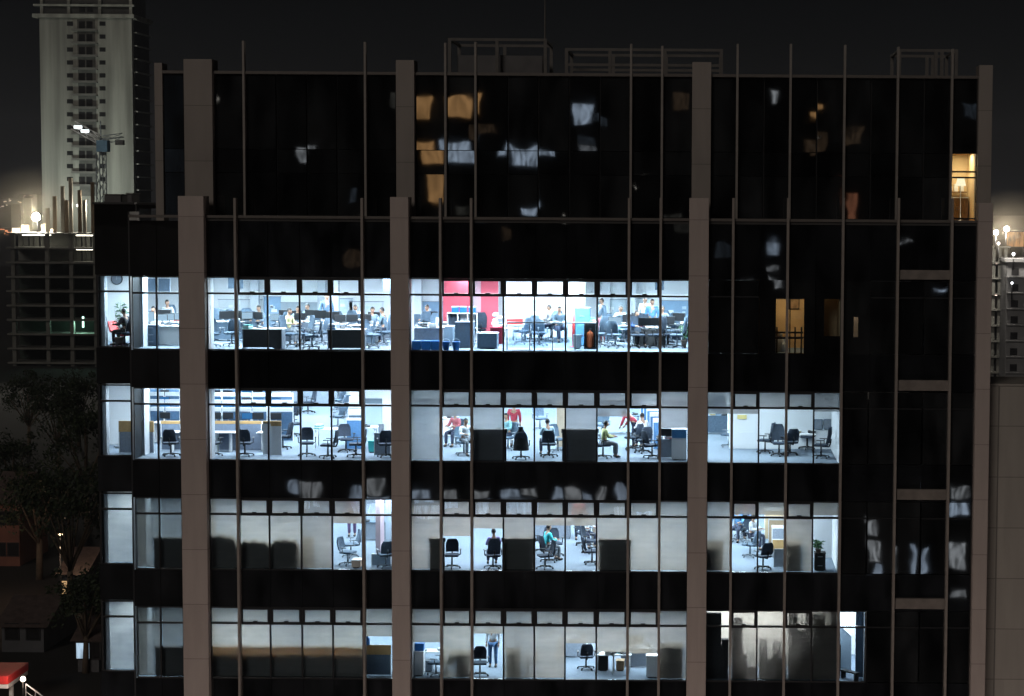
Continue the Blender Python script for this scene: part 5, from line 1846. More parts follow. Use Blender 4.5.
# stair at the narrow bright slot
c0, c1 = COLS['E6']
t = empty('sloped_screen', (c0 - .1, 1.6, FLZ[4] + .001), 0, 'pale blue-grey screen with sloping top in bright slot right of third pillar bay', 'screen')
m = MB()
m.prism([(0, 0), (.64, 0), (.64, 1.35), (0, 1.95)], 'Y', 0, .08)
m.build('board', mat('screen_blue_grey', (.30, .38, .45), .7, .08, 3), t)
m = MB()
m.prism([(0, 1.952), (.64, 1.352), (.64, 1.40), (0, 2.0)], 'Y', -.02, .10)
m.build('top_rail', WHITE, t)
t = empty('dark_screen', (X(861), .8, FLZ[4] + .001), 0, 'dark blue tall screen right of the bright slot', 'screen')
MB().box(0, 0, .02, .5, .06, 2.55).build('board', mat('dark_blue_screen', (.03, .06, .10), .6, .1, 3), t)
MB().box(-.03, -.02, 0, -.002, .08, 2.57).build('edge_post', BLACKP, t)
t = empty('bench', (X(855), .55, FLZ[4] + .001), R_(-50), 'low dark slanting bench at foot of the bright slot', 'bench')
MB().box(-.45, -.12, .26, .35, .12, .31, .01).build('seat', DARKP, t)
for xx in (-.38, .28):
    MB().box(xx - .03, -.1, 0, xx + .03, .1, .259).build('leg', BLACKP, t)
# ================================================================== neighbour wall on the right
annex = empty('concrete_annex', (X(989.6), .6, GROUND), 0, 'lower windowless annex of pale concrete panels against right pillar', 'building')
az = at(1005, 386, .6).z - GROUND
MB().box(0, 0, 0, 14, 3, az, .02).build('wall', CONC, annex)
MB().box(-.0, -.05, az + .002, 14.05, 3.05, az + .08, .02).build('coping', CONC, annex)
m = MB()
for px in (1001,):
    xx = X(1001) - X(989.6)
    m.box(xx - .02, -.02, 0, xx + .02, -.003, az - .02)
m.build('downpipe', mat('pipe_grey', (.15, .14, .13), .6, .1, 4), annex)
m = MB()
xx = X(988.5) - X(989.6)
m.path([(.05, -.02, az + .0), (-.02, -.06, az - .3), (-.02, -.06, az - 1.6), (.05, -.02, az - 1.75)], .03)
m.build('pipe_bend', FINM_UP, annex)

# ================================================================== ground and street
MB().box(-3500, -2500, GROUND - 1, 3500, 5000, GROUND).build('ground', mat('ground_earth', (.018, .018, .017), .95, .3, .05), None)
tag(bpy.data.objects['ground'], kind='structure')
o = MB().box(-120, -22, GROUND + .004, 120, -10, GROUND + .02).build('road', mat('asphalt', (.05, .05, .052), .85, .2, 2))
tag(o, kind='structure')
o = MB().box(-120, -9.9, GROUND + .002, 120, -1.0, GROUND + .14, .02).build('pavement', mat('paving', (.22, .21, .20), .85, .15, 1.5))
tag(o, kind='structure')

SODIUM = emat('street_lamp_glow', (1.0, .72, .45), 60)
COOL = emat('flood_glow', (1.0, .93, .80), 260)


def street_lamp(x, y, power, label, h=8.0, g='street lamps'):
    t = empty('street_lamp', (x, y, GROUND + .14), 0, label, 'street lamp', g)
    MB().lathe([(.16, 0), (.16, .25), (.09, .35), (.06, h)], 12).build('pole', FRAME, t)
    m = MB()
    m.path([(0, 0, h - .05), (0, .5, h + .25), (0, 1.3, h + .3)], .04)
    m.build('arm', FRAME, t)
    MB().box(-.16, 1.1, h + .22, .16, 1.9, h + .34, .03).build('lamp_head', FRAME, t)
    MB().box(-.12, 1.2, h + .19, .12, 1.8, h + .215).build('lens', SODIUM, t)
    point_lamp('lamp_light', (0, 1.5, h - .1), power, (1.0, .80, .72), .25, t)


for k, x in enumerate((-24, -10, 4, 18)):  # unseen lamps below the view, added to brighten the lower pillars
    street_lamp(x, -14.5, 850, 'unseen street lamp added to light the pillars, %s along the street' % ('first', 'second', 'third', 'fourth')[k])

# ================================================================== far-left apartment tower
TY = 424.0
TW = mat('tower_render', (.25, .258, .232), .9, .45, .35, stretch=(1, 1, .06))  # upright streaks: wall stains plus uneven floodlight put into the colour
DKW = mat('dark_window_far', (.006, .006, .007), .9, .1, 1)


def T(px, py, Y=TY):
    return at(px, py, Y)


tl, tr = T(41, 120).x, T(133, 120).x
twr = empty('apartment_tower', (tl, TY, GROUND), 0, 'tall pale apartment tower with one central stack of balconies', 'building')
Lw = tr - tl
ztop = T(90, 18).z - GROUND
MB().box(0, 0, 0, Lw, 15, ztop).build('wall', TW, twr)
m = MB()
m.box(-1.4, -1, ztop + .01, Lw + .8, 16, ztop + .9)
m.build('cornice', TW, twr)
MB().box(.4, .4, ztop + .91, Lw - .4, 14, ztop + 12).build('crown', mat('crown_dark', (.05, .052, .05), .8, .2, .4), twr)
for py0, py1 in ((4.5, 6.5), (-8, -6)):
    MB().box(-1.2, -.8, T(90, py1).z - GROUND, Lw + .8, .38, T(90, py0).z - GROUND).build('crown_slab', TW, twr)
for px in (42, 69, 100, 131):
    xx = T(px, 10).x - tl
    MB().box(xx - .35, -.4, ztop + .92, xx + .35, .39, ztop + 12).build('crown_pier', TW, twr)
for k in range(3):
    for px in (79, 87):
        xx = T(px, 10).x - tl
        MB().box(xx, .2, ztop + 1.5 + k * 3.2, xx + 1.3, .395, ztop + 3.6 + k * 3.2).build('balcony_door', DKW, twr)
MB().box(T(77, 20).x - tl, -.02, T(90, 196).z - GROUND, T(95, 20).x - tl, -.004, T(90, 19.5).z - GROUND).build('recess_shade_sheet', mat('recess_shade', (.10, .103, .095), .9, .3, .5), twr)  # flat dark sheet; shade of the balcony stack is put into its colour
for k in range(13):
    y0 = 21.5 + 12.95 * k
    for px0, px1 in ((67, 73), (99.5, 105.5)):
        a, b = T(px0, y0 + 4.3), T(px1, y0)
        MB().box(a.x - tl, -.03, a.z - GROUND, b.x - tl, .25, b.z - GROUND).build('window', DKW, twr)
    for px0, px1 in ((79, 85), (86.5, 92.5)):
        a, b = T(px0, y0 + 8.4), T(px1, y0 - .3)
        MB().box(a.x - tl, -.03, a.z - GROUND, b.x - tl, .25, b.z - GROUND).build('balcony_door', DKW, twr)
    a, b = T(73, y0 + 9.4), T(98, y0 + 8.0)
    m = MB()
    m.box(a.x - tl, -1.3, a.z - GROUND, b.x - tl, -.035, a.z - GROUND + .18)
    m.box(a.x - tl, -1.3, a.z - GROUND + .17, b.x - tl, -1.22, a.z - GROUND + .5)
    m.build('balcony', mat('balcony_grey', (.13, .13, .12), .8, .15, .5), twr)
for k in range(24):          # dim slabs on the shaded right flank
    z = ztop - 3.2 * k
    MB().box(Lw + .02, 1.2, z - .3, Lw + .9, 14.5, z).build('side_slab', mat('slab_dim', (.26, .27, .25), .9, .2, .5), twr)
MB().box(Lw + .03, 1.5, 0, Lw + .25, 14.4, ztop).build('side_wall', DKW, twr)  # near-black sheet; the flank's shade is put into its colour

# tower crane in front of it
CY = 385.0
cs_ = mat('crane_steel', (.20, .24, .27), .5, .2, .8)


def lattice(m, p0, p1, half, step, r=.09):
    p0, p1 = Vector(p0), Vector(p1)
    d = (p1 - p0)
    L = d.length
    d.normalize()
    a = d.orthogonal().normalized()
    b = d.cross(a)
    cor = [a * half + b * half, a * half - b * half, -a * half - b * half, -a * half + b * half]
    for c in cor:
        m.tube(p0 + c, p1 + c, r, r, 4)
    n = max(2, int(L / step))
    for k in range(n):
        q0, q1 = p0 + d * (L * k / n), p0 + d * (L * (k + 1) / n)
        for i in range(4):
            m.tube(q0 + cor[i], q1 + cor[(i + 1) % 4], r * .6, r * .6, 4)


def crane(px, ytop, Y, jib_px, jib_py, label, jm, z0=GROUND):
    a = at(px, ytop, Y)
    t = empty('tower_crane', (a.x, Y, z0), 0, label, 'crane', 'tower cranes')
    H = a.z - z0
    m = MB()
    lattice(m, (0, 0, 0), (0, 0, H), .8, 2.4, .13)
    m.build('mast', cs_, t)
    MB().box(-.6, -1.6, H + .02, 1.9, .9, H + 2.6, .1).build('cab', mat('cab_blue', (.10, .22, .34), .5, .15, 1), t)
    j = at(jib_px, jib_py, Y)
    m = MB()
    lattice(m, (-.4, 0, H + 2.8), (j.x - a.x, 0, j.z - z0), .7, 2.2, .16)
    m.build('jib', jm, t)
    m = MB()
    lattice(m, (.4, 0, H + 2.8), (5.0, 0, H + 3.4), .6, 2, .12)
    m.build('counter_jib', cs_, t)
    MB().box(3.4, -.7, H + 1.6, 5.2, .7, H + 2.7, .05).build('counterweight', mat('counterweight_grey', (.08, .085, .09), .8, .1, 1), t)
    m = MB()
    m.tube((0, 0, H + 2.62), (0, 0, H + 7), .22, .10, 6)
    m.build('apex', cs_, t)
    return t


c = crane(101, 152, CY, 73, 125, 'tower crane with blue cab and white lit jib before pale tower', mat('jib_white', (.75, .77, .78), .5, .1, 1))
for px, py in ((78, 127), (85, 131)):
    p = at(px, py, CY - 1.2)
    t = empty('work_light', p, 0, 'bright work light on crane jib, %s one' % ('upper' if px == 78 else 'lower'), 'work light', 'work lights on the crane jib')
    MB().box(-.9, -.3, -.35, .9, .3, .35, .1).build('lamp_face', emat('jib_light', (.9, 1, 1), 1.8), t)
    MB().box(-1.0, .31, -.45, 1.0, .5, .45, .05).build('housing', FRAME, t)

# ================================================================== concrete frame under construction (left)
KY = 330.0
CG = mat('raw_concrete', (.12, .123, .112), .9, .25, .3)
k0, k1 = at(8, 300, KY).x, at(112, 300, KY).x
kz = at(50, 233, KY).z - GROUND
site = empty('unfinished_building', (k0, KY, GROUND), 0, 'unfinished concrete frame building with lit top storeys left of the office block', 'building')
SP = 2.86
LK = k1 - k0
xcols = [at(px, 300, KY).x - k0 for px in (14, 48, 72, 96)]
for k in range(20):
    z = kz - SP * k
    MB().box(0, -.9, z - .35, LK, 14, z).build('floor_slab', CG, site)
    for xc in xcols:
        MB().box(xc - .38, -.3, z - SP + .001, xc + .38, .5, z - .351).build('column', CG, site)
MB().box(.2, 6, 0, LK, 6.2, kz - SP * 2 - .4).build('back_wall', mat('netting_green', (.020, .030, .024), .95, .3, .25), site)
MB().box(.2, 6, kz - SP * 2 - .39, LK, 6.2, kz - .4).build('back_wall', CG, site)
for px0, px1, lev, s, nm in ((20, 47, 0, 5.5, 1), (74, 97, 0, 7, 2), (74, 97, 1, 3.0, 3)):
    a, b = at(px0, 300, KY).x - k0, at(px1, 300, KY).x - k0
    z = kz - SP * lev - .42
    MB().box(a, 2.0, z - .12, b, 3.2, z).build('tube_lamp', emat('site_tube_%d' % nm, (1.0, .93, .76), s * 1.4), site)
    for j in range(5):
        xx = a + (b - a) * (j + .5) / 5
        MB().box(xx - .14, .6 + .5 * (j % 2), z - 2.3, xx + .14, .85 + .5 * (j % 2), z - .14).build('prop', FRAME if j % 2 else CG, site)
MB().box(at(79.5, 300, KY).x - k0, 1.5, at(80, 328, KY).z - GROUND, at(81, 300, KY).x - k0, 1.8, at(80, 317, KY).z - GROUND).build('tube_lamp', emat('green_tube', (.55, 1, .8), 3.0), site)
point_lamp('tube_light', (at(80, 300, KY).x - k0, .8, at(80, 323, KY).z - GROUND), 700, (.5, 1, .75), .4, site)
for k, (px0, px1, yt) in enumerate(((12, 20, 228), (21, 29, 225), (41, 49, 224), (50, 57, 229))):
    a, b = at(px0, yt, KY + 9), at(px1, yt, KY + 9)
    MB().box(a.x - k0, 9, kz + .002, b.x - k0, 9.15, a.z - GROUND).build('flood_catch_board', mat('plywood', (.45, .38, .27), .9, .25, .6), site)  # pale boards added to catch the floodlight and widen its bright patch
# reinforcement columns and formwork rising from the top slab, lit by floodlights
for k, (px, yt) in enumerate(((54, 196), (62, 186), (66, 200), (70, 178), (79, 190), (84, 200), (92, 182), (47, 208))):
    a = at(px, yt, KY + 3)
    MB().box(a.x - k0 - .32, 3, kz + .002, a.x - k0 + .32, 3.6, a.z - GROUND).build('column', mat('fresh_concrete', (.22, .20, .16), .9, .25, .5) if k % 2 else mat('formwork', (.12, .085, .05), .8, .25, .5), site)


def flood(px, py, Y, r, power, label, col=(1.0, .93, .80), strength=None, z0=None, grp='construction floodlights'):
    p = at(px, py, Y)
    t = empty('floodlight', p, 0, label, 'floodlight', grp)
    MB().ball((0, 0, 0), r, r * .6, r, 12).build('lamp', emat('flood_%d_%d' % (px, py), col, strength or 40), t)
    MB().box(-r * .7, r * .62, -r * .7, r * .7, r * .9, r * .7, .02).build('housing', FRAME, t)
    zz = (z0 if z0 is not None else p.z - 3) - p.z
    MB().tube((0, r * .95, -r), (0, r * .95, zz), .10, .12, 6).build('pole', FRAME, t)
    if power:
        point_lamp('flood_light', (0, -r * 1.2, 0), power, col, r, t)


KT = GROUND + kz
flood(36, 217, KY + 5, .80, 30000, 'brightest floodlight above concrete frame on the left', z0=KT, strength=220)
flood(95, 206, KY + 5, .42, 3500, 'small floodlight beside crane mast', z0=KT, strength=25)
flood(78, 205.5, KY + 5, .28, 900, 'faint floodlight between column stubs', z0=KT, strength=12)
# flood from the site deck up the tower face
sp = bpy.data.lights.new('tower_flood', 'SPOT')
sp.energy = 26000
sp.spot_size = R_(110)
sp.spot_blend = .8
sp.color = (.93, 1, .90)
sp.shadow_soft_size = .8
spo = bpy.data.objects.new('tower_flood', sp)
COL.objects.link(spo)
spo.location = at(60, 232, 398)
spo.rotation_euler = (Vector((.05, 1, .9))).to_track_quat('-Z', 'Y').to_euler()

# ================================================================== right: towers under construction
RY = 300.0
ra, rb = at(992, 300, RY).x, at(1006, 300, RY).x
rz = at(1000, 246, RY).z - GROUND
rs = empty('tower_under_construction', (ra, RY, GROUND), 0, 'slim concrete tower shell with lit storeys beyond the right pillar', 'building')
LR = rb - ra
for k in range(24):
    z = rz - 2.9 * k
    MB().box(-1, -.8, z - .32, LR + .6, 10, z).build('floor_slab', CG, rs)
    for xx in (.2, LR * .5, LR - .2):
        MB().box(xx - .3, -.2, z - 2.9 + .001, xx + .3, .5, z - .321).build('column', CG, rs)
MB().box(-1, 5, 0, LR + .6, 5.2, rz - .33).build('back_wall', mat('dim_wall', (.10, .10, .10), .9, .2, .3), rs)
for lev, s in ((3, 3.2), (1, .5)):
    z = rz - 2.9 * lev - .36
    MB().box(.4, 1.2, z - .12, LR - .3, 2, z).build('tube_lamp', emat('right_tube_%d' % lev, (1, .75, .62), s * 1.5), rs)
rb0, rb1 = at(1006.5, 300, RY - 8).x, at(1050, 300, RY - 8).x
rt = empty('apartment_tower', (rb0, RY - 8, GROUND), 0, 'dark grey apartment tower at the right edge behind the annex', 'building')
rtz = at(1015, 262, RY - 8).z - GROUND
MB().box(0, 0, 0, rb1 - rb0, 12, rtz).build('wall', mat('dim_tower', (.16, .165, .17), .9, .2, .3), rt)
MB().box(-.3, -.3, rtz + .002, rb1 - rb0 + .3, 12.3, rtz + .6).build('parapet', MATS['dim_tower'], rt)
for k in range(12):
    for j in range(2):
        z = rtz - 2.9 * k - 2.4
        MB().box(.8 + j * 2.6, -.03, z, 2.1 + j * 2.6, .2, z + 1.3).build('window', DKW, rt)
    MB().box(-.05, -.5, rtz - 2.9 * k - 2.75, rb1 - rb0, -.005, rtz - 2.9 * k - 2.55).build('ledge', MATS['dim_tower'], rt)
for px, py, r, pw, s, col, lab in ((996, 232.5, .42, 11000, 90, (1, .9, .78), 'left of the two bright floodlights beyond the right pillar'), (1006.5, 229, .48, 13000, 90, (1, .9, .78), 'higher of the two bright floodlights beyond the right pillar'),
                                   (998.5, 243.5, .26, 0, 10, (1, .92, .85), 'small white lamp below the floodlights beyond the right pillar'), (1013.5, 254, .26, 0, 12, (.95, .97, 1), 'small white lamp on dark right-edge tower roof'),
                                   (1012, 283, .2, 0, 7, (.95, .97, 1), 'small lamp lower on dark right-edge tower')):
    flood(px, py, RY - 9, r, pw, lab, col, s, grp='floodlights beyond the right pillar')
p = at(1016, 238, RY + 2)
t = empty('glowing_hoist_cage', (p.x, RY + 2, p.z), 0, 'orange-glowing hoist cage above right-edge tower', 'hoist cage')
MB().box(-1.4, 0, -1.6, 3.0, 2.5, 1.1, .1).build('cage', lit_mat('cage_glow', (1, .50, .20), .5, .8, .8), t)  # cage walls glow by themselves; the orange light is put into the material
MB().box(-1.6, -.1, 1.12, 3.2, 2.6, 1.35).build('roof', FRAME, t)
for xx in (-1.2, 1.4):
    MB().box(xx, .5, rtz + GROUND - p.z + .6, xx + .25, .75, -1.61).build('leg', FRAME, t)

# distant city at the left edge
for k, (px, py, w_, h_, Y, col, s) in enumerate(((10, 203, 26, 5, 1500, (1, .85, .7), .7), (3, 210, 16, 4, 1300, (1, .9, .8), .5), (7, 236, 14, 7, 900, (1, .35, .15), .9), (28, 199, 18, 5, 1700, (1, .85, .7), .25))):
    p = at(px, py, Y)
    t = empty('distant_building', (p.x, Y, GROUND), 0, ('distant block with pale lights at the left horizon', 'lower distant block at the left edge, faint lights', 'distant block with red-orange lights at the left edge', 'farthest dim block left of the pale tower')[k], 'building', 'distant blocks at the left horizon')
    wm = w_ * (Y + 72) / FPX
    hm = p.z - GROUND + 4
    MB().box(-wm / 2, 0, 0, wm / 2, 20, hm).build('wall', mat('far_wall', (.04, .04, .042), .9, .2, .1), t)
    rr = random.Random(k)
    for j in range(9):
        xx = rr.uniform(-wm / 2, wm / 2 - 1)
        zz = hm - rr.uniform(1, h_ * (Y + 72) / FPX)
        MB().box(xx, -.1, zz, xx + rr.uniform(.5, 1.6), -.01, zz + rr.uniform(.4, .8)).build('window', emat('far_win_%d' % k, col, s), t)

# ================================================================== below left: trees, houses, lit gate
LEAFM = mat('night_leaf', (.020, .032, .014), .7, .35, .8)
BARK = mat('bark', (.09, .07, .05), .9, .3, 3)


def tree_proto(seed, H, R):
    rr = random.Random(seed)
    t = empty('tree')
    m = MB()
    m.tube((0, 0, 0), (.1, 0, H * .35), .32, .22, 9)
    tips = []
    for k in range(9):
        a = k * 2.4
        z0 = H * rr.uniform(.28, .5)
        p1 = Vector((math.cos(a) * R * rr.uniform(.4, .8), math.sin(a) * R * rr.uniform(.4, .8), H * rr.uniform(.55, .9)))
        m.tube((.1 * z0 / (H * .35) if z0 < H * .35 else .1, 0, min(z0, H * .36)), p1, .13, .04, 6)
        tips.append(p1)
    m.tube((.1, 0, H * .34), (0, .1, H * .85), .2, .04, 7)
    tips.append(Vector((0, .1, H * .85)))
    m.build('trunk', BARK, t)
    c = MB()
    for tp in tips:
        for k in range(5):
            cc = tp + Vector((rr.gauss(0, R * .22), rr.gauss(0, R * .22), rr.gauss(0, H * .06)))
            cr_ = rr.uniform(.5, 1.1)
            for j in range(60):
                d = Vector((rr.gauss(0, 1), rr.gauss(0, 1), rr.gauss(0, .7))).normalized()
                q = cc + d * cr_ * rr.uniform(.5, 1.1)
                n_ = Vector((rr.gauss(0, 1), rr.gauss(0, 1), rr.gauss(0, 1))).normalized()
                u_ = n_.orthogonal().normalized() * rr.uniform(.10, .22)
                v_ = n_.cross(u_) * .6
                c.face([q - u_, q + v_, q + u_, q - v_])
    c.build('crown', LEAFM, t)
    return t


tps = [tree_proto(3, 12, 4), tree_proto(8, 10, 3.4)]
tn = ['spreading dark tree', 'rounder dark tree']
k = 0
for px, py, Y, s, what in ((70, 640, 85, 1.0, 'above the lit gate'), (40, 600, 105, 1.1, 'behind the low house'), (88, 560, 130, 1.0, 'close to the office block left edge, farther back'), (15, 560, 140, .9, 'at the left edge behind the reddish wall'),
                           (60, 530, 165, .9, 'farther back at left middle'), (85, 640, 70, .8, 'nearest the office block'), (30, 500, 190, .9, 'farthest back below the concrete frame'), (80, 490, 200, .9, 'right below the concrete frame')):
    p = at(px, py, Y)
    o = tps[k % 2] if k < 2 else copy_tree(tps[k % 2])
    o.location = (p.x, Y, GROUND)
    o.scale = (s, s, s * rnd.uniform(.9, 1.15))
    o.rotation_euler.z = k * 1.3
    tag(o, tn[k % 2] + ' ' + what, 'tree', 'trees below left')
    k += 1

HW = mat('house_wall', (.08, .083, .09), .9, .2, .6)


def house(px0, px1, pyt, pyb, label, wall, lit=(), depth=8, ridge=1.6):
    a = onfloor(px0, pyb, GROUND)
    b = at(px1, pyb, a.y)
    t = empty('house', (a.x, a.y, GROUND), 0, label, 'house', 'low houses below left')
    L = b.x - a.x
    h = at(px0, pyt, a.y).z - GROUND
    MB().box(0, 0, 0, L, depth, h).build('wall', wall, t)
    m = MB()
    m.prism([(-.5, h + .002), (depth / 2, h + ridge), (depth + .5, h + .002)], 'X', -.4, L + .4)
    m.build('roof', mat('roof_tiles', (.08, .06, .055), .9, .3, 2), t)
    n = max(2, int(L / 2.2))
    for j in range(n):
        xx = L * (j + .5) / n
        for z in ([.9] if h < 4.5 else [.9, 3.8]):
            lm = lit[(j + int(z)) % len(lit)] if lit else DKW
            f = MB()
            f.box(xx - .55, -.06, z, xx + .55, -.003, z + .08)
            f.box(xx - .55, -.06, z + 1.22, xx + .55, -.003, z + 1.3)
            f.box(xx - .55, -.06, z + .081, xx - .47, -.003, z + 1.219)
            f.box(xx + .47, -.06, z + .081, xx + .55, -.003, z + 1.219)
            w_ = f.build('window', FRAME, t)
            MB().box(xx - .46, -.04, z + .09, xx + .46, -.03, z + 1.21).build('pane', lm or DKW, w_)
    return t


house(2, 44, 626, 652, 'low grey house with dark windows at lower left', HW)
house(-6, 20, 503, 566, 'reddish lit house wall at the left edge', mat('red_house', (.16, .07, .05), .9, .2, .6), ridge=2.4)
house(62, 84, 574, 606, 'small house with warm lit windows among trees', HW, (lit_mat('warm_win', (1, .62, .30), 1.0, 1.2), None))
house(78, 99, 640, 672, 'small house with cool lit windows beside office block base', HW, (lit_mat('cool_win', (.6, .8, 1), .8, 1.2), None))
# lit entrance gate
gp = onfloor(2, 704, GROUND)
gt = empty('gate_canopy', (gp.x, gp.y, GROUND), 0, 'red and white lit gate canopy in the lower left corner', 'canopy')
wdt = at(20, 690, gp.y).x - at(-8, 690, gp.y).x
zt_ = at(10, 676, gp.y).z - GROUND
MB().box(-wdt / 2, -1.5, zt_ - .5, wdt / 2, 2.5, zt_ - .2, .04).build('roof', WHITE, gt)
MB().box(-wdt / 2 - .05, -1.56, zt_ - .19, wdt / 2 + .05, 2.5, zt_ + .35, .04).build('fascia', REDP, gt)
for sx in (-1, 1):
    MB().box(sx * (wdt / 2 - .3) - .12, -.1, 0, sx * (wdt / 2 - .3) + .12, .14, zt_ - .501).build('post', WHITE, gt)
lp = at(23, 679, gp.y - 2.2)
t = empty('gate_lamp', (lp.x, lp.y, GROUND), 0, 'small bright gate lamp on post at lower left', 'lamp')
MB().tube((0, 0, 0), (0, 0, lp.z - GROUND - .16), .06, .05, 8).build('post', FRAME, t)
MB().ball((0, 0, lp.z - GROUND), .17, .17, .17, 12).build('globe', emat('gate_globe', (1, .80, .60), 14), t)
point_lamp('gate_light', (-.3, -.6, lp.z - GROUND + .5), 160, (1, .75, .6), .2, t)
t = empty('ramp_railing', (at(26, 690, gp.y - 3).x, gp.y - 3, GROUND), R_(-20), 'pale ramp railing sloping down to the right of the gate lamp', 'railing')
m = MB()
zr = at(26, 684, gp.y - 3).z - GROUND
m.tube((0, 0, zr), (3.0, 0, zr - 1.6), .05)
m.build('handrail', WHITE, t)
m = MB()
m.tube((0, 0, zr - .5), (3.0, 0, zr - 2.1), .03)
m.build('rail', WHITE, t)
for j in range(5):
    MB().tube((.75 * j, 0, 0), (.75 * j, 0, zr - .4 * j), .035).build('post', WHITE, t)
t = empty('street_lamp', (at(62, 650, 92).x, 92, GROUND), 0, 'street lamp among the trees below left', 'street lamp', 'street lamps')
MB().lathe([(.16, 0), (.16, .25), (.08, .35), (.06, 6)], 12).build('pole', FRAME, t)
MB().ball((0, 0, 6.2), .2, .2, .2, 10).build('globe', emat('park_globe', (1, .72, .42), 5), t)
point_lamp('lamp_light', (0, -.5, 6.4), 350, (1, .7, .45), .2, t)
point_lamp('lamp_light', Vector((at(8, 540, 96).x, 96, GROUND + 6)), 260, (1, .55, .38), .3)

# ================================================================== buildings across the street (behind the camera), mirrored in the glass
def mirrored(px, py, L, Ym=0.0):
    p = at(px, py, Ym + L)
    return Vector((p.x, Ym - L, p.z))


opp = empty('apartment_block', (-8, -150, GROUND), 0, 'dark apartment block across the street with scattered lit rooms', 'building')
MB().box(-48, -14, 0, 40, -.05, 62).build('wall', mat('opp_wall', (.05, .05, .052), .9, .2, .3), opp)
OPP_W = lit_mat('opp_blue_white', (.62, .78, 1.0), 3.6, 1.1, .80)
OPP_O = lit_mat('opp_amber', (1.0, .55, .22), 2.3, .8, .5)
OPP_P = lit_mat('opp_pale', (.80, .86, .92), 2.6, 1.4, .85)


def mirror_window(px0, px1, py0, py1, m_, Ym=1.3, s=1):
    L = 150 + Ym
    a, b = mirrored(px0, py1, L, Ym), mirrored(px1, py0, L, Ym)
    o_ = opp.location
    f = MB()
    x0, x1, z0, z1 = a.x - o_.x, b.x - o_.x, a.z - o_.z, b.z - o_.z
    f.box(x0 - .12, -.045, z0 - .12, x1 + .12, .03, z0)
    f.box(x0 - .12, -.045, z1, x1 + .12, .03, z1 + .12)
    f.box(x0 - .12, -.045, z0 + .001, x0, .03, z1 - .001)
    f.box(x1, -.045, z0 + .001, x1 + .12, .03, z1 - .001)
    w_ = f.build('window', FRAME, opp)
    MB().box(x0, -.04, z0, x1, .0, z1).build('pane', m_, w_)


for px0, px1, py0, py1, m_, Ym in ((423, 437, 95, 117, OPP_O, 1.3), (450, 476, 92, 112, OPP_O, 1.3), (421, 440, 138, 164, OPP_O, 1.3), (424, 439, 182, 206, OPP_O, 1.3),
                                   (446, 474, 137, 161, OPP_W, 1.3), (501, 507, 143, 161, OPP_W, 1.3), (513, 551, 146, 162, OPP_W, 1.3), (571, 589, 103, 126, OPP_W, 1.3),
                                   (576, 592, 148, 155, OPP_P, 1.3), (298, 310, 147, 160, OPP_P, 1.3), (520, 534, 203, 212, OPP_W, 1.3), (776, 784, 90, 103, OPP_P, 1.3), (810, 822, 110, 115, OPP_O, 1.3),
                                   (773, 782, 236, 251, OPP_W, 0), (773, 781, 262, 267, OPP_P, 0), (773, 780, 273, 292, OPP_P, 0), (741, 748, 277, 279, OPP_P, 0), (752, 760, 277, 279, OPP_P, 0),
                                   (900, 916, 236, 238, OPP_P, 0), (930, 946, 286, 289, OPP_W, 0), (868, 871, 500, 505, OPP_W, 0)):
    mirror_window(px0, px1, py0, py1, m_, Ym)
rr = random.Random(21)
OPP_D = [lit_mat('opp_dim_warm', (1, .66, .40), .26, 1.6, .8), lit_mat('opp_dim_cool', (.6, .78, 1), .24, 1.4, .8), lit_mat('opp_dim_pale', (.9, .9, .8), .20, 1.2, .8), lit_mat('opp_spark', (1, .95, .85), 3.0, 2, .3)]
for k in range(26):
    px, py = rr.uniform(215, 970), rr.uniform(85, 330)
    if k % 5 == 4:
        mirror_window(px, px + 2.2, py, py + 1.8, OPP_D[3], 1.3 if py < 215 else 0)
    else:
        mirror_window(px, px + rr.choice((8, 14, 20)), py, py + rr.choice((10, 14, 18)), OPP_D[k % 3], 1.3 if py < 215 else 0)
mirror_window(843, 853, 186, 216, lit_mat('opp_rust', (1, .40, .22), 1.0, 1, .5), 1.3)  # added window; its reflection stands in for a dim brown opening upstairs
corner = empty('corner_shop', (20, -100, GROUND), 0, 'small lit corner shop across the street', 'building')
MB().box(-8, -9, 0, 8, -.05, 9).build('wall', MATS['opp_wall'], corner)
for px0, px1, py0, py1, m_ in ((867, 880, 534, 559, OPP_P), (874, 880, 562, 572, OPP_W), (894, 899, 545, 572, OPP_P), (918, 922, 543, 572, OPP_W), (953, 969, 545, 572, OPP_P), (951, 972, 489, 500, OPP_P), (951, 972, 504, 519, OPP_W), (956, 971, 604, 612, OPP_P), (864, 876, 519, 527, OPP_P)):
    a, b = mirrored(px0, py1, 100, 0), mirrored(px1, py0, 100, 0)
    MB().box(a.x - 20, -.045, max(.1, a.z - GROUND), b.x - 20, .03, max(.5, b.z - GROUND)).build('shop_window', m_, corner)
shop = empty('shop_row', (-8, -140, GROUND), 0, 'low lit shop row across the street', 'building')
MB().box(-40, -10, 0, 34, -.05, 8.5).build('wall', MATS['opp_wall'], shop)
MB().box(-40.3, -10.3, 8.502, 34.3, 1.2, 8.8).build('canopy', MATS['opp_wall'], shop)
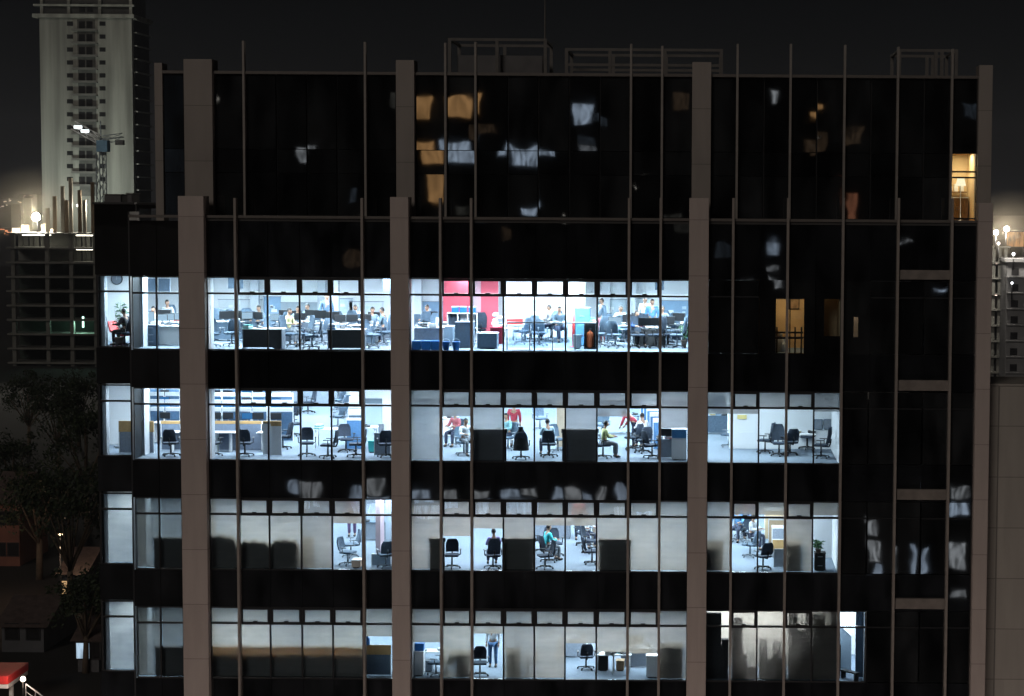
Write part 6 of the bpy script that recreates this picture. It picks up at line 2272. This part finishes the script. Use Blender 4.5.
for k, (px0, px1, py0, py1, m_) in enumerate(((292, 300, 485, 499, OPP_W), (302, 312, 488, 514, OPP_P), (314, 322, 489, 512, OPP_P), (352, 362, 492, 516, OPP_W), (366, 384, 484, 497, OPP_P), (364, 390, 500, 521, OPP_W), (412, 432, 488, 497, OPP_W),
                                              (411, 438, 500, 513, OPP_P), (441, 456, 490, 498, OPP_P), (442, 456, 500, 514, OPP_W), (474, 487, 488, 498, OPP_P), (474, 490, 501, 514, OPP_W), (503, 521, 489, 498, OPP_W),
                                              (523, 536, 487, 495, OPP_P), (504, 534, 500, 515, OPP_W), (556, 564, 489, 498, OPP_W), (567, 580, 488, 498, OPP_P), (582, 592, 490, 498, OPP_W), (597, 606, 486, 498, OPP_P), (617, 626, 484, 498, OPP_W),
                                              (614, 626, 504, 515, OPP_P), (633, 650, 508, 515, OPP_W))):
    a, b = mirrored(px0, py1, 140, 0), mirrored(px1, py0, 140, 0)
    o_ = shop.location
    x0, x1, z0, z1 = a.x - o_.x, b.x - o_.x, max(.15, a.z - o_.z), b.z - o_.z
    if z1 < z0 + .3:
        z0, z1 = .3, .3 + max(.8, (py1 - py0) * 212 / FPX)
    MB().box(x0, -.045, z0, x1, .03, z1).build('shop_window', m_, shop)

# ================================================================== night haze over the city
m = bpy.data.materials.new('night_haze')
m.use_nodes = True
t = m.node_tree
t.nodes.clear()
out = t.nodes.new('ShaderNodeOutputMaterial')
pv = t.nodes.new('ShaderNodeVolumePrincipled')
pv.inputs['Color'].default_value = (.78, .86, 1.0, 1)
pv.inputs['Density'].default_value = 0.00012
t.links.new(pv.outputs[0], out.inputs['Volume'])
o = MB().box(-900, -170, GROUND - 2.5, 500, 1900, 75).build('haze', m)
tag(o, kind='stuff')

for cx, cy, cz, rx, rz_, dens, nm in ((at(36, 217, KY + 5).x, KY + 6, at(36, 217, KY + 5).z + 2, 12, 9, .0036, 'left'), (at(1003, 231, RY).x, RY - 9, at(1003, 231, RY).z + 1, 9, 7, .0034, 'right')):  # haze balls added to give the floodlights their halo
    m = bpy.data.materials.new('flood_halo_' + nm)
    m.use_nodes = True
    t = m.node_tree
    t.nodes.clear()
    out = t.nodes.new('ShaderNodeOutputMaterial')
    pv = t.nodes.new('ShaderNodeVolumePrincipled')
    pv.inputs['Color'].default_value = (.95, .85, .66, 1)
    tcn = t.nodes.new('ShaderNodeTexCoord')
    ln = t.nodes.new('ShaderNodeVectorMath')
    ln.operation = 'LENGTH'
    t.links.new(tcn.outputs['Object'], ln.inputs[0])
    mr = t.nodes.new('ShaderNodeMapRange')
    mr.inputs['From Min'].default_value = 0.1
    mr.inputs['From Max'].default_value = 1.0
    mr.inputs['To Min'].default_value = dens
    mr.inputs['To Max'].default_value = 0.0
    t.links.new(ln.outputs['Value'], mr.inputs['Value'])
    t.links.new(mr.outputs[0], pv.inputs['Density'])
    t.links.new(pv.outputs[0], out.inputs['Volume'])
    o = MB().ball((0, 0, 0), 1, 1, 1, 24).build('halo_haze', m, None, (cx, cy, cz))
    o.scale = (rx, 14, rz_)
    tag(o, kind='stuff')
